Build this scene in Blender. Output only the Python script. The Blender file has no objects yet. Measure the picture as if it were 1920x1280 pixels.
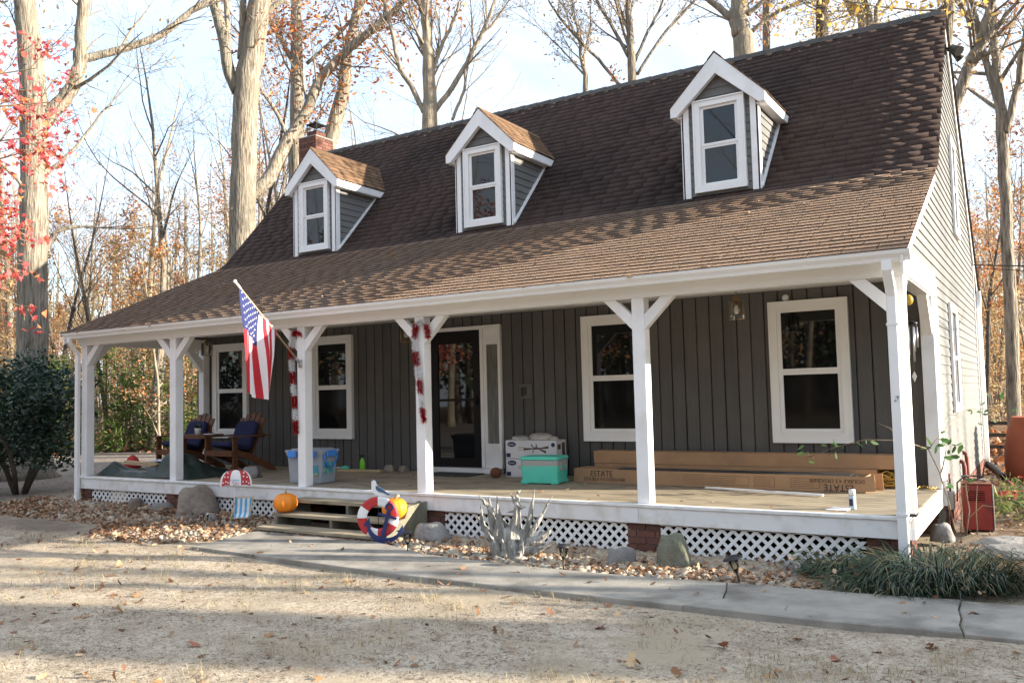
import bpy, bmesh, math, random
import numpy as np
from mathutils import Vector, Matrix, noise as mnoise
PI = math.pi
R = random.Random(7)
SC = bpy.context.scene
COL = SC.collection
GZ = -0.47                      # yard level; the deck top is z = 0

# ------------------------------------------------------------------ camera
def setup_camera():
    f, yaw, pitch, roll = 1607.4, 0.55438, 0.06135, 0.0247
    cy, sy, cp, sp, cr, sr = math.cos(yaw), math.sin(yaw), math.cos(pitch), math.sin(pitch), math.cos(roll), math.sin(roll)
    r0 = Vector((cy, sy, 0)); f0 = Vector((-sy, cy, 0)); u0 = Vector((0, 0, 1))
    fw = f0*cp + u0*sp; up = u0*cp - f0*sp
    rt = r0*cr - up*sr; uu = r0*sr + up*cr
    m = Matrix((rt, uu, -fw)).transposed().to_4x4()
    m.translation = Vector((1.0304, -8.3601, 1.1722))
    cd = bpy.data.cameras.new('camera'); cd.sensor_width = 36; cd.lens = f/1920*36
    cd.clip_start = 0.05; cd.clip_end = 2000
    c = bpy.data.objects.new('camera', cd); COL.objects.link(c); c.matrix_world = m
    SC.camera = c
setup_camera()
# ------------------------------------------------------------------ sky, sun, exposure
SUN_DIR = Vector((1.0, 0.365, 0.28)).normalized()
def setup_light():
    w = bpy.data.worlds.new('World'); SC.world = w; w.use_nodes = True
    nt = w.node_tree; bg = nt.nodes['Background']
    sk = nt.nodes.new('ShaderNodeTexSky'); sk.sky_type = 'NISHITA'; sk.sun_disc = False
    sk.sun_elevation = math.asin(SUN_DIR.z); sk.sun_rotation = math.atan2(SUN_DIR.x, SUN_DIR.y)
    sk.air_density = 1.0; sk.dust_density = .8; sk.ozone_density = 2.0; sk.altitude = 50
    # thin veil of high cloud over the whole sky
    tc = nt.nodes.new('ShaderNodeTexCoord'); mp = nt.nodes.new('ShaderNodeMapping'); mp.inputs['Scale'].default_value = (1, 1, 2.6)
    nz = nt.nodes.new('ShaderNodeTexNoise'); nz.inputs['Scale'].default_value = 2.2; nz.inputs['Detail'].default_value = 7; nz.inputs['Roughness'].default_value = .58; nz.inputs['Distortion'].default_value = .35
    rp = nt.nodes.new('ShaderNodeValToRGB'); e = rp.color_ramp.elements; e[0].position = .36; e[1].position = .60; e[0].color = (.42, .42, .42, 1); e[1].color = (1, 1, 1, 1)
    mx = nt.nodes.new('ShaderNodeMixRGB'); mx.inputs[2].default_value = (2.45, 2.78, 3.2, 1)
    nt.links.new(tc.outputs['Generated'], mp.inputs[0]); nt.links.new(mp.outputs[0], nz.inputs['Vector']); nt.links.new(nz.outputs['Fac'], rp.inputs[0])
    nt.links.new(rp.outputs[0], mx.inputs[0]); nt.links.new(sk.outputs[0], mx.inputs[1]); nt.links.new(mx.outputs[0], bg.inputs[0]); bg.inputs[1].default_value = 0.15
    ld = bpy.data.lights.new('sun', 'SUN'); ld.energy = 5.0; ld.angle = math.radians(0.5); ld.color = (1, 0.9, 0.74)
    lo = bpy.data.objects.new('sun', ld); COL.objects.link(lo)
    lo.rotation_euler = (-SUN_DIR).to_track_quat('-Z', 'Y').to_euler(); lo.location = (30, 10, 20)
    v = SC.view_settings; v.view_transform = 'Standard'; v.look = 'None'; v.gamma = 1; v.exposure = 1.78
    v.use_curve_mapping = False
setup_light()

# ------------------------------------------------------------------ materials
M = {}
def pmat(name, c1, c2=None, scale=6., rough=.7, bump=0., bscale=None, rnd=0., stretch=(1, 1, 1), spec=.4, metal=0., detail=5., contrast=(.35, .65), col=False, tone=0., trans=0., coat=0., c3=None, s3=1.):
    m = bpy.data.materials.new(name); m.use_nodes = True; nt = m.node_tree; N = nt.nodes; L = nt.links
    b = N['Principled BSDF']
    b.inputs['Roughness'].default_value = rough; b.inputs['Specular IOR Level'].default_value = spec; b.inputs['Metallic'].default_value = metal
    b.inputs['Coat Weight'].default_value = coat
    tc = N.new('ShaderNodeTexCoord'); oi = N.new('ShaderNodeObjectInfo')
    off = N.new('ShaderNodeVectorMath'); off.operation = 'MULTIPLY_ADD'
    sv = N.new('ShaderNodeCombineXYZ')
    for i in range(3): L.new(oi.outputs['Random'], sv.inputs[i])
    L.new(sv.outputs[0], off.inputs[0]); off.inputs[1].default_value = (17, 31, 23); L.new(tc.outputs['Object'], off.inputs[2])
    mp = N.new('ShaderNodeMapping'); mp.inputs['Scale'].default_value = stretch; L.new(off.outputs[0], mp.inputs['Vector'])
    ns = N.new('ShaderNodeTexNoise'); ns.inputs['Scale'].default_value = scale; ns.inputs['Detail'].default_value = detail; ns.inputs['Roughness'].default_value = .6
    L.new(mp.outputs[0], ns.inputs['Vector'])
    c1 = (*c1, 1); out = None
    if col:
        at = N.new('ShaderNodeAttribute'); at.attribute_name = 'col'; out = at.outputs['Color']
    if c2 is not None:
        rp = N.new('ShaderNodeValToRGB'); rp.color_ramp.elements[0].position = contrast[0]; rp.color_ramp.elements[1].position = contrast[1]
        rp.color_ramp.elements[0].color = c1; rp.color_ramp.elements[1].color = (*c2, 1); L.new(ns.outputs['Fac'], rp.inputs[0])
        if out is None: out = rp.outputs[0]
    if c3 is not None:
        n3 = N.new('ShaderNodeTexNoise'); n3.inputs['Scale'].default_value = s3; n3.inputs['Detail'].default_value = 6; L.new(off.outputs[0], n3.inputs['Vector'])
        r3 = N.new('ShaderNodeValToRGB'); r3.color_ramp.elements[0].position = .5; r3.color_ramp.elements[1].position = .68; L.new(n3.outputs['Fac'], r3.inputs[0])
        mx = N.new('ShaderNodeMixRGB'); L.new(r3.outputs[0], mx.inputs[0]); mx.inputs[2].default_value = (*c3, 1)
        if out is None: mx.inputs[1].default_value = c1
        else: L.new(out, mx.inputs[1])
        out = mx.outputs[0]
    if rnd or tone:
        mm = N.new('ShaderNodeMath'); mm.operation = 'MULTIPLY_ADD'; L.new(oi.outputs['Random'], mm.inputs[0]); mm.inputs[1].default_value = rnd; mm.inputs[2].default_value = 1 - rnd*.5
        fac = mm.outputs[0]
        if tone:
            at2 = N.new('ShaderNodeAttribute'); at2.attribute_name = 'tone'
            ad = N.new('ShaderNodeMath'); ad.operation = 'MULTIPLY_ADD'; L.new(at2.outputs['Fac'], ad.inputs[0]); ad.inputs[1].default_value = tone; L.new(fac, ad.inputs[2]); fac = ad.outputs[0]
        mu = N.new('ShaderNodeVectorMath'); mu.operation = 'SCALE'
        if out is None: mu.inputs[0].default_value = c1[:3]
        else: L.new(out, mu.inputs[0])
        L.new(fac, mu.inputs['Scale']); out = mu.outputs[0]
    if out is None: b.inputs['Base Color'].default_value = c1
    else: L.new(out, b.inputs['Base Color'])
    if bump:
        n2 = ns
        if bscale:
            n2 = N.new('ShaderNodeTexNoise'); n2.inputs['Scale'].default_value = bscale; n2.inputs['Detail'].default_value = 4; L.new(mp.outputs[0], n2.inputs['Vector'])
        bp = N.new('ShaderNodeBump'); bp.inputs['Strength'].default_value = min(1, bump); bp.inputs['Distance'].default_value = .02*max(1, bump); L.new(n2.outputs['Fac'], bp.inputs['Height']); L.new(bp.outputs[0], b.inputs['Normal'])
    if trans:
        tr = N.new('ShaderNodeBsdfTranslucent'); ms = N.new('ShaderNodeMixShader'); ms.inputs[0].default_value = trans
        if out is None: tr.inputs[0].default_value = c1
        else: L.new(out, tr.inputs[0])
        L.new(b.outputs[0], ms.inputs[1]); L.new(tr.outputs[0], ms.inputs[2]); L.new(ms.outputs[0], N['Material Output'].inputs[0])
    M[name] = m
    return m
pmat('white_paint', (.85, .85, .85), (.78, .78, .78), scale=1.3, rough=.45, bump=.05, bscale=40, c3=(.74, .73, .72), s3=2.6)
pmat('white_vinyl', (.82, .82, .81), (.77, .77, .76), scale=.8, rough=.35)
pmat('white_weathered', (.80, .80, .79), (.72, .71, .70), scale=2.2, rough=.6, bump=.08, bscale=30, stretch=(.6, .6, 2), c3=(.63, .60, .56), s3=6.)
pmat('dark_board', (.106, .102, .096), (.090, .087, .083), scale=4, rough=.75, bump=.25, bscale=30, stretch=(9, 9, .35), rnd=.18, c3=(.12, .115, .108), s3=1.1)
pmat('lap_siding', (.152, .150, .144), (.136, .135, .130), scale=3, rough=.65, bump=.12, bscale=26, stretch=(.5, .5, 4), rnd=.08)
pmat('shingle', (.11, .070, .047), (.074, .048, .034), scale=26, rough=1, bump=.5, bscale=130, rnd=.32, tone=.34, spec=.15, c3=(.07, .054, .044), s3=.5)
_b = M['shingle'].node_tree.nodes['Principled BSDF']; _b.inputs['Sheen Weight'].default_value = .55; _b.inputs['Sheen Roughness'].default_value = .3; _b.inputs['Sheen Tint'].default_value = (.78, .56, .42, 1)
pmat('shingle_stained_shaded', (.060, .041, .036), (.042, .031, .028), scale=26, rough=1, bump=.08, bscale=130, rnd=.18, tone=.22, spec=.05, c3=(.026, .021, .021), s3=.45)  # mildew stains, with the base colour also darkened for the upper slope's shade
_b = M['shingle_stained_shaded'].node_tree.nodes['Principled BSDF']; _b.inputs['Sheen Weight'].default_value = .06; _b.inputs['Sheen Tint'].default_value = (.78, .56, .42, 1)
pmat('shingle_sunlit', (.17, .105, .062), (.115, .07, .045), scale=26, rough=1, bump=.4, bscale=130, rnd=.3, tone=.45, spec=.1)  # same shingle, its colour brightened for the sun on the dormer slopes
pmat('roof_deck', (.02, .017, .015), rough=1)
pmat('ridge_cap', (.09, .08, .07), (.06, .052, .048), scale=15, rough=.95, bump=.4, bscale=90, rnd=.4)
pmat('deck_board', (.40, .335, .235), (.29, .235, .165), scale=5, rough=.75, bump=.25, bscale=18, stretch=(.35, 9, 9), rnd=.22, c3=(.20, .165, .125), s3=2.5)
pmat('old_wood', (.40, .33, .225), (.27, .22, .15), scale=4, rough=.85, bump=.4, bscale=14, stretch=(.5, 8, 8), rnd=.2, c3=(.20, .175, .12), s3=3.)
pmat('green_wood', (.22, .20, .14), (.13, .125, .09), scale=5, rough=.85, bump=.4, bscale=20, c3=(.10, .12, .12), s3=2.)
pmat('brick', (.20, .075, .05), (.11, .05, .038), scale=9, rough=.9, bump=.35, bscale=60, rnd=.7, c3=(.085, .06, .055), s3=9.)
pmat('mortar', (.30, .27, .23), (.22, .20, .17), scale=20, rough=.95, bump=.4)
pmat('glass_dark', (.006, .007, .008), rough=.02, spec=.55)
pmat('glass_pale_reflection', (.20, .205, .185), (.11, .115, .105), scale=3, rough=.05, spec=.5, stretch=(6, 1, .7))  # streaky pale tone that paints a reflection into the sidelight pane
pmat('screen_dark', (.010, .010, .010), (.007, .007, .007), scale=300, rough=.05, spec=.14)
pmat('black_metal', (.008, .008, .009), rough=.4, spec=.2)
pmat('black_plastic', (.02, .02, .022), rough=.5)
pmat('brass', (.30, .21, .10), (.16, .11, .06), scale=20, rough=.35, metal=.9)
pmat('steel', (.45, .45, .46), rough=.3, metal=.9)
pmat('concrete', (.35, .32, .275), (.25, .23, .20), scale=3.2, rough=.95, bump=.3, bscale=70, c3=(.175, .158, .135), s3=1.6, spec=.2)
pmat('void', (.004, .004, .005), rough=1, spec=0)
M['glass_clear'] = (lambda m: m)(bpy.data.materials.new('glass_clear'))
def _glass(m, color, rough):
    m.use_nodes = True; N = m.node_tree.nodes; L = m.node_tree.links
    tr = N.new('ShaderNodeBsdfTransparent'); tr.inputs[0].default_value = (*color, 1)
    gl = N.new('ShaderNodeBsdfGlossy'); gl.inputs['Roughness'].default_value = rough
    fr = N.new('ShaderNodeFresnel'); fr.inputs[0].default_value = 1.45
    mx = N.new('ShaderNodeMixShader'); L.new(fr.outputs[0], mx.inputs[0]); L.new(tr.outputs[0], mx.inputs[1]); L.new(gl.outputs[0], mx.inputs[2])
    L.new(mx.outputs[0], N['Material Output'].inputs[0])
_glass(M['glass_clear'], (.9, .9, .85), .03)

# ------------------------------------------------------------------ mesh helpers
class MB:
    def __init__(s): s.v = []; s.f = []; s.mi = []; s.sm = []; s.cur = 0
    def quad_faces(s, fs, smooth=False):
        s.f += fs; s.mi += [s.cur]*len(fs); s.sm += [smooth]*len(fs)
    def add(s, vs, fs, smooth=False):
        o = len(s.v); s.v += [tuple(p) for p in vs]; s.quad_faces([tuple(i+o for i in f) for f in fs], smooth)
    def hexa(s, p):          # 8 points: bottom ring 0-3, top ring 4-7
        s.add(p, [(3, 2, 1, 0), (4, 5, 6, 7), (0, 1, 5, 4), (1, 2, 6, 5), (2, 3, 7, 6), (3, 0, 4, 7)])
    def box(s, x0, x1, y0, y1, z0, z1, mat=None, bev=0.):
        if bev:
            b = bev; pts = []; prof = [(x0+b, y0), (x1-b, y0), (x1, y0+b), (x1, y1-b), (x1-b, y1), (x0+b, y1), (x0, y1-b), (x0, y0+b)]
            ins = [(x0+b*1.2, y0+b*.8), (x1-b*1.2, y0+b*.8), (x1-b*.8, y0+b*1.2), (x1-b*.8, y1-b*1.2), (x1-b*1.2, y1-b*.8), (x0+b*1.2, y1-b*.8), (x0+b*.8, y1-b*1.2), (x0+b*.8, y0+b*1.2)]
            rings = [[(x, y, z0) for x, y in ins], [(x, y, z0+b) for x, y in prof], [(x, y, z1-b) for x, y in prof], [(x, y, z1) for x, y in ins]]
            s.rings(rings, cap=True, mat=mat); return
        p = [(x0, y0, z0), (x1, y0, z0), (x1, y1, z0), (x0, y1, z0), (x0, y0, z1), (x1, y0, z1), (x1, y1, z1), (x0, y1, z1)]
        if mat is not None: p = [tuple(mat @ Vector(q)) for q in p]
        s.hexa(p)
    def rings(s, rings, cap=True, smooth=False, mat=None, closed=False):
        n = len(rings[0]); o = len(s.v)
        for r in rings:
            for q in r: s.v.append(tuple(mat @ Vector(q)) if mat is not None else tuple(q))
        fs = []
        for i in range(len(rings)-1):
            for j in range(n):
                k = (j+1) % n; fs.append((o+i*n+j, o+i*n+k, o+(i+1)*n+k, o+(i+1)*n+j))
        s.quad_faces(fs, smooth)
        if cap: s.quad_faces([tuple(o+j for j in reversed(range(n))), tuple(o+(len(rings)-1)*n+j for j in range(n))])
    def tube(s, pts, rad, n=6, cap=True, smooth=True, jit=0., rng=None):
        pts = [Vector(p) for p in pts]
        if not hasattr(rad, '__len__'): rad = [rad]*len(pts)
        rings = []; up = None
        for i, p in enumerate(pts):
            d = (pts[min(i+1, len(pts)-1)] - pts[max(i-1, 0)])
            d = d.normalized() if d.length > 1e-9 else Vector((0, 0, 1))
            if up is None: up = d.orthogonal().normalized()
            else:
                up = up - d*up.dot(d); up = up.normalized() if up.length > 1e-6 else d.orthogonal().normalized()
            w = d.cross(up); r = rad[i]
            ring = []
            for k in range(n):
                a = 2*PI*k/n; rr = r*(1 + (rng.uniform(-jit, jit) if jit else 0))
                ring.append(p + up*(math.cos(a)*rr) + w*(math.sin(a)*rr))
            rings.append(ring)
        s.rings(rings, cap=cap, smooth=smooth)
    def lathe(s, prof, n=16, cx=0, cy=0, smooth=True, cap=True):
        s.rings([[(cx+r*math.cos(2*PI*k/n), cy+r*math.sin(2*PI*k/n), z) for k in range(n)] for r, z in prof], cap=cap, smooth=smooth)
    def prism(s, poly, axis, a, b):      # poly in the two other axes, extruded a..b
        n = len(poly)
        def P(q, t):
            return (t, q[0], q[1]) if axis == 'x' else (q[0], t, q[1]) if axis == 'y' else (q[0], q[1], t)
        s.rings([[P(q, a) for q in poly], [P(q, b) for q in poly]], cap=True)
    def sphere(s, c, r, n=12, m=8, sc=(1, 1, 1)):
        rings = []
        for i in range(m+1):
            t = PI*i/m; rr = max(math.sin(t), 1e-3)
            rings.append([(c[0]+r*sc[0]*rr*math.cos(2*PI*k/n), c[1]+r*sc[1]*rr*math.sin(2*PI*k/n), c[2]-r*sc[2]*math.cos(t)) for k in range(n)])
        s.rings(rings, cap=True, smooth=True)
    def mesh(s, name, mats):
        me = bpy.data.meshes.new(name); me.from_pydata(s.v, [], s.f)
        for m in (mats if isinstance(mats, (list, tuple)) else [mats]): me.materials.append(M[m] if isinstance(m, str) else m)
        me.polygons.foreach_set('material_index', s.mi); me.polygons.foreach_set('use_smooth', s.sm)
        bm = bmesh.new(); bm.from_mesh(me); bmesh.ops.recalc_face_normals(bm, faces=bm.faces); bm.to_mesh(me); bm.free()
        me.update(); return me
    def build(s, name, mats, parent=None, loc=(0, 0, 0), rot=(0, 0, 0)):
        return put(name, s.mesh(name, mats), parent, loc, rot)
def put(name, me, parent=None, loc=(0, 0, 0), rot=(0, 0, 0), scale=(1, 1, 1)):
    o = bpy.data.objects.new(name, me); COL.objects.link(o); o.parent = parent
    o.location = loc; o.rotation_euler = rot; o.scale = scale
    return o
def tag(o, label=None, cat=None, group=None, kind=None):
    if label: o['label'] = label
    if cat: o['category'] = cat
    if group: o['group'] = group
    if kind: o['kind'] = kind
    return o
def thing(name, label, cat, loc=(0, 0, 0), rotz=0., group=None):
    o = bpy.data.objects.new(name, None); COL.objects.link(o); o.location = loc; o.rotation_euler = (0, 0, rotz)
    o.empty_display_size = .2
    return tag(o, label, cat, group)
def copy_thing(src, loc, rotz, label, group=None, scale=None):
    r = src.copy(); COL.objects.link(r); r.location = loc; r.rotation_euler = (0, 0, rotz); r['label'] = label
    if group: r['group'] = group
    if scale: r.scale = scale if hasattr(scale, '__len__') else (scale,)*3
    for ch in list(src.children):
        c = ch.copy(); COL.objects.link(c); c.parent = r
        for g in list(ch.children):
            d = g.copy(); COL.objects.link(d); d.parent = c
    return r
def box_part(name, m, parent, x0, x1, y0, y1, z0, z1, bev=0.):
    b = MB(); b.box(x0, x1, y0, y1, z0, z1, bev=bev); return b.build(name, m, parent)
def bar(b, p, q, w, h, upv=(0, 0, 1)):       # a square bar from p to q
    p = Vector(p); q = Vector(q); d = (q-p).normalized(); u = Vector(upv); s = d.cross(u)
    s = s.normalized() if s.length > 1e-6 else d.orthogonal().normalized(); u = s.cross(d).normalized()
    r = lambda c: [c - s*w/2 - u*h/2, c + s*w/2 - u*h/2, c + s*w/2 + u*h/2, c - s*w/2 + u*h/2]
    b.rings([r(p), r(q)], cap=True)
def text(body, size, m, parent, loc, rot, name='lettering', align='CENTER', extrude=.0008, sx=1.):
    cu = bpy.data.curves.new(name, 'FONT'); cu.body = body; cu.size = size; cu.align_x = align; cu.align_y = 'CENTER'; cu.extrude = extrude
    tmp = bpy.data.objects.new('tmp', cu); COL.objects.link(tmp); bpy.context.view_layer.update()
    me = bpy.data.meshes.new_from_object(tmp.evaluated_get(bpy.context.evaluated_depsgraph_get())); bpy.data.objects.remove(tmp); me.materials.clear(); me.materials.append(M[m]); me.name = name
    return put(name, me, parent, loc, rot, (sx, 1, 1))
def mesh_np(name, V, F, mats, col=None, tone=None, smooth=False):    # V (n,3) F (m,k) numpy; col per vertex, tone per vertex
    me = bpy.data.meshes.new(name); n, (m, k) = len(V), F.shape
    me.vertices.add(n); me.vertices.foreach_set('co', np.asarray(V, np.float32).ravel())
    me.loops.add(m*k); me.loops.foreach_set('vertex_index', F.astype(np.int32).ravel())
    me.polygons.add(m); me.polygons.foreach_set('loop_start', np.arange(0, m*k, k, dtype=np.int32)); me.polygons.foreach_set('loop_total', np.full(m, k, np.int32))
    if smooth: me.polygons.foreach_set('use_smooth', np.ones(m, bool))
    me.update(calc_edges=True)
    for q in (mats if isinstance(mats, (list, tuple)) else [mats]): me.materials.append(M[q])
    if col is not None:
        a = me.attributes.new('col', 'FLOAT_COLOR', 'POINT'); a.data.foreach_set('color', np.c_[col, np.ones(n)].astype(np.float32).ravel())
    if tone is not None:
        a = me.attributes.new('tone', 'FLOAT', 'POINT'); a.data.foreach_set('value', np.asarray(tone, np.float32))
    return me
# ------------------------------------------------------------------ ground
def fbm(x, y, s=1., o=0.):
    return mnoise.fractal(Vector((x*s+o, y*s-o, o)), 1.0, 2.0, 4)
def ground_z(x, y):
    near = 1 if (-16 < x < 5 and -12 < y < .2) else .5
    z = GZ + .022*fbm(x, y, .55, 3.1)*near + .008*fbm(x, y, 3., 9.2)*near
    if -13 < x < .2 and -.1 < y < 9.6: z = GZ - .05
    if y < -1.0 and -8 < x < 3: z -= .012
    return z
def ground_material():
    m = bpy.data.materials.new('yard_ground'); m.use_nodes = True; N = m.node_tree.nodes; L = m.node_tree.links; b = N['Principled BSDF']
    b.inputs['Roughness'].default_value = .95; b.inputs['Specular IOR Level'].default_value = .15
    g = N.new('ShaderNodeNewGeometry'); sp = N.new('ShaderNodeSeparateXYZ'); L.new(g.outputs['Position'], sp.inputs[0])
    def noise(s, d=6, r=.6, st=None):
        n = N.new('ShaderNodeTexNoise'); n.inputs['Scale'].default_value = s; n.inputs['Detail'].default_value = d; n.inputs['Roughness'].default_value = r
        if st:
            mp = N.new('ShaderNodeMapping'); mp.inputs['Scale'].default_value = st; L.new(g.outputs['Position'], mp.inputs[0]); L.new(mp.outputs[0], n.inputs['Vector'])
        else: L.new(g.outputs['Position'], n.inputs['Vector'])
        return n.outputs['Fac']
    def ramp(fac, p0, p1, c0=(0, 0, 0), c1=(1, 1, 1)):
        r = N.new('ShaderNodeValToRGB'); e = r.color_ramp.elements; e[0].position = p0; e[1].position = p1; e[0].color = (*c0, 1); e[1].color = (*c1, 1); L.new(fac, r.inputs[0]); return r.outputs[0]
    def mix(fac, a, c):
        x = N.new('ShaderNodeMixRGB'); L.new(fac, x.inputs[0])
        for i, q in ((1, a), (2, c)):
            if isinstance(q, tuple): x.inputs[i].default_value = (*q, 1)
            else: L.new(q, x.inputs[i])
        return x.outputs[0]
    def mth(op, a, c=None, d=None):
        x = N.new('ShaderNodeMath'); x.operation = op
        for i, q in enumerate((a, c, d)):
            if q is None: continue
            if isinstance(q, (int, float)): x.inputs[i].default_value = q
            else: L.new(q, x.inputs[i])
        return x.outputs[0]
    sand = ramp(noise(3.2, 8, .72), .36, .62, (.30, .232, .165), (.52, .435, .335))
    sand = mix(ramp(noise(24, 6, .75), .5, .62), sand, (.215, .16, .11)); sand = mix(ramp(noise(75, 3, .7, (1, 1.6, 1)), .55, .62), sand, (.60, .53, .41)); sand = mix(ramp(noise(52, 3, .7, (1, 1.8, 1)), .57, .64), sand, (.155, .115, .08))
    sand = mix(ramp(noise(.9, 5), .52, .66), sand, (.40, .325, .23))                    # thin straw patches
    sand = mix(ramp(noise(4.2, 8, .78, (.7, 1.5, 1)), .57, .65), sand, (.20, .16, .12))         # damp soil
    sand = mix(ramp(noise(1.7, 4), .74, .82), sand, (.29, .26, .15))                     # traces of moss and grass
    floor = ramp(noise(9, 8, .75), .36, .64, (.085, .048, .028), (.30, .165, .085))
    floor = mix(ramp(noise(.35, 4), .5, .66), floor, (.10, .075, .05))
    # the wood's leaf floor begins beyond the yard
    a = mth('MULTIPLY', mth('ADD', sp.outputs[0], 29.), -.5); c = mth('MULTIPLY', mth('SUBTRACT', sp.outputs[1], 11.), .5); d = mth('MULTIPLY', mth('SUBTRACT', sp.outputs[0], 3.), .5)
    k = mth('ADD', mth('MAXIMUM', mth('MAXIMUM', a, c), d), mth('MULTIPLY', mth('SUBTRACT', noise(.6, 4), .5), 3.))
    soil = mth('MULTIPLY', mth('SUBTRACT', sp.outputs[0], -13.5), -.5)
    base = mix(ramp(mth('ADD', soil, mth('MULTIPLY', mth('SUBTRACT', noise(.8, 4), .5), 2.)), 0, 1), sand, mix(ramp(noise(7, 6, .7), .4, .6), (.16, .13, .11), (.27, .22, .18)))
    colr = mix(ramp(k, 0, 1), base, floor)
    # darker strip of ground at the end of the stone bed
    dx = mth('DIVIDE', mth('ADD', sp.outputs[0], 10.9), 1.9); dy = mth('DIVIDE', mth('ADD', sp.outputs[1], 1.65), .5)
    rr = mth('ADD', mth('ADD', mth('MULTIPLY', dx, dx), mth('MULTIPLY', dy, dy)), mth('MULTIPLY', mth('SUBTRACT', noise(2.5, 4), .5), 1.6))
    colr = mix(ramp(mth('SUBTRACT', 1.0, rr), 0, .9, (0, 0, 0), (.7, .7, .7)), colr, (.13, .10, .08))
    # side yard soil
    e = mth('MULTIPLY', mth('ADD', mth('SUBTRACT', sp.outputs[0], .1), mth('MULTIPLY', mth('SUBTRACT', noise(2, 4), .5), 1.)), 2.)
    e = mth('MULTIPLY', e, mth('MINIMUM', mth('MAXIMUM', mth('ADD', sp.outputs[1], .6), 0.), 1.))
    colr = mix(ramp(e, 0, 1), colr, mix(ramp(noise(6, 6, .7), .42, .6), (.10, .06, .04), (.20, .14, .085)))
    L.new(colr, b.inputs['Base Color'])
    bp = N.new('ShaderNodeBump'); bp.inputs['Strength'].default_value = .9; bp.inputs['Distance'].default_value = .025
    L.new(mth('ADD', mth('MULTIPLY', noise(14, 8, .75), .6), mth('MULTIPLY', noise(60, 4, .7), .35)), bp.inputs['Height']); L.new(bp.outputs[0], b.inputs['Normal'])
    M['yard_ground'] = m
def build_ground():
    ground_material()
    def axis(a, b, c, d, st):
        mid = list(np.arange(b, c, st)); lo = []; x = b; s = st
        while x > a: s *= 1.25; x -= s; lo.append(x)
        hi = []; x = mid[-1]; s = st
        while x < d: s *= 1.25; x += s; hi.append(x)
        return lo[::-1] + mid + hi
    xs = axis(-220, -14, 5, 160, .13); ys = axis(-90, -8.5, 1., 220, .1)
    V = np.array([(x, y, ground_z(x, y)) for y in ys for x in xs]); nx = len(xs); ny = len(ys)
    i = np.arange(nx-1)[None, :] + nx*np.arange(ny-1)[:, None]; i = i.ravel()
    F = np.stack([i, i+1, i+1+nx, i+nx], 1)
    tag(put('ground', mesh_np('ground', V, F, 'yard_ground', smooth=True)), kind='structure')
build_ground()

# ------------------------------------------------------------------ concrete walk: slabs with cracked joints
def build_walk():
    near = [(-7.16, -2.03), (-5.72, -2.11), (-3.98, -2.2), (-2.85, -2.2), (-1.37, -2.16)]
    far = [(-7.36, -.93), (-6.4, -.90), (-5.47, -.92), (-4.42, -1.30), (-3.35, -1.39), (-2.05, -1.37), (-1.31, -1.28)]
    j1 = [(-1.31, -1.28), (-1.24, -1.5), (-1.19, -1.72), (-1.16, -1.83), (-1.25, -1.95), (-1.30, -2.05), (-1.37, -2.16)]
    near2 = [(-.51, -2.15), (.50, -2.07)]; far2 = [(-.32, -1.22), (.41, -1.12)]
    j2 = [(.41, -1.12), (.42, -1.4), (.455, -1.65), (.46, -1.85), (.50, -2.07)]
    w = tag(bpy.data.objects.new('walkway', None), kind='structure'); COL.objects.link(w)
    def slab(poly, dz):
        b = MB(); top = -.435+dz; n = len(poly)
        cx = sum(p[0] for p in poly)/n; cy = sum(p[1] for p in poly)/n
        ins = [(cx+(x-cx)*(1-.012/max(.3, abs(x-cx)+abs(y-cy))), cy+(y-cy)*(1-.012/max(.3, abs(x-cx)+abs(y-cy)))) for x, y in poly]
        b.rings([[(x, y, -.55) for x, y in poly], [(x, y, top-.008) for x, y in poly], [(x, y, top) for x, y in ins]], cap=True)
        b.build('slab', 'concrete', w)
    g = .006
    slab(near + [(x-g, y) for x, y in j1[::-1]][1:-1] + far[::-1], 0)
    slab([(x+g, y) for x, y in j1[::-1]] + far2 + [(x-g, y) for x, y in j2][1:] + near2[::-1][1:], .004)
    slab([(x+g, y) for x, y in j2[::-1]] + [(2.4, -.93), (4.4, -.8), (4.4, -1.8), (2.4, -1.92)], -.004)
build_walk()
# ------------------------------------------------------------------ the house
DW = 2.485                                    # depth of the porch; the front wall
XL = -12.86                                   # left end of the front wall
PX = [-12.59, -10.30, -7.59, -5.56, -2.65, -.14]   # left edges of the porch posts, .14 wide
ROOF = [(-.26, 2.355), (2.75, 3.68), (2.95, 3.775), (3.12, 3.90), (5.67, 6.71), (9.97, 2.90)]
RX0, RX1 = -12.76, .06
WIN = [(-12.33, -11.383), (-9.773, -8.826), (-4.502, -3.555), (-1.875, -.928)]; WZ = (.492, 2.239)
DORM = [-10.19, -6.47, -2.575]
house = thing('house', 'grey-brown cottage with white trim, brown shingle roof, three dormers and a long front porch', 'house')
def roof_z(y):
    for (y0, z0), (y1, z1) in zip(ROOF, ROOF[1:]):
        if y0 <= y <= y1: return z0 + (z1-z0)*(y-y0)/(y1-y0)
    return ROOF[0][1] if y < ROOF[0][0] else ROOF[-1][1]

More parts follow.
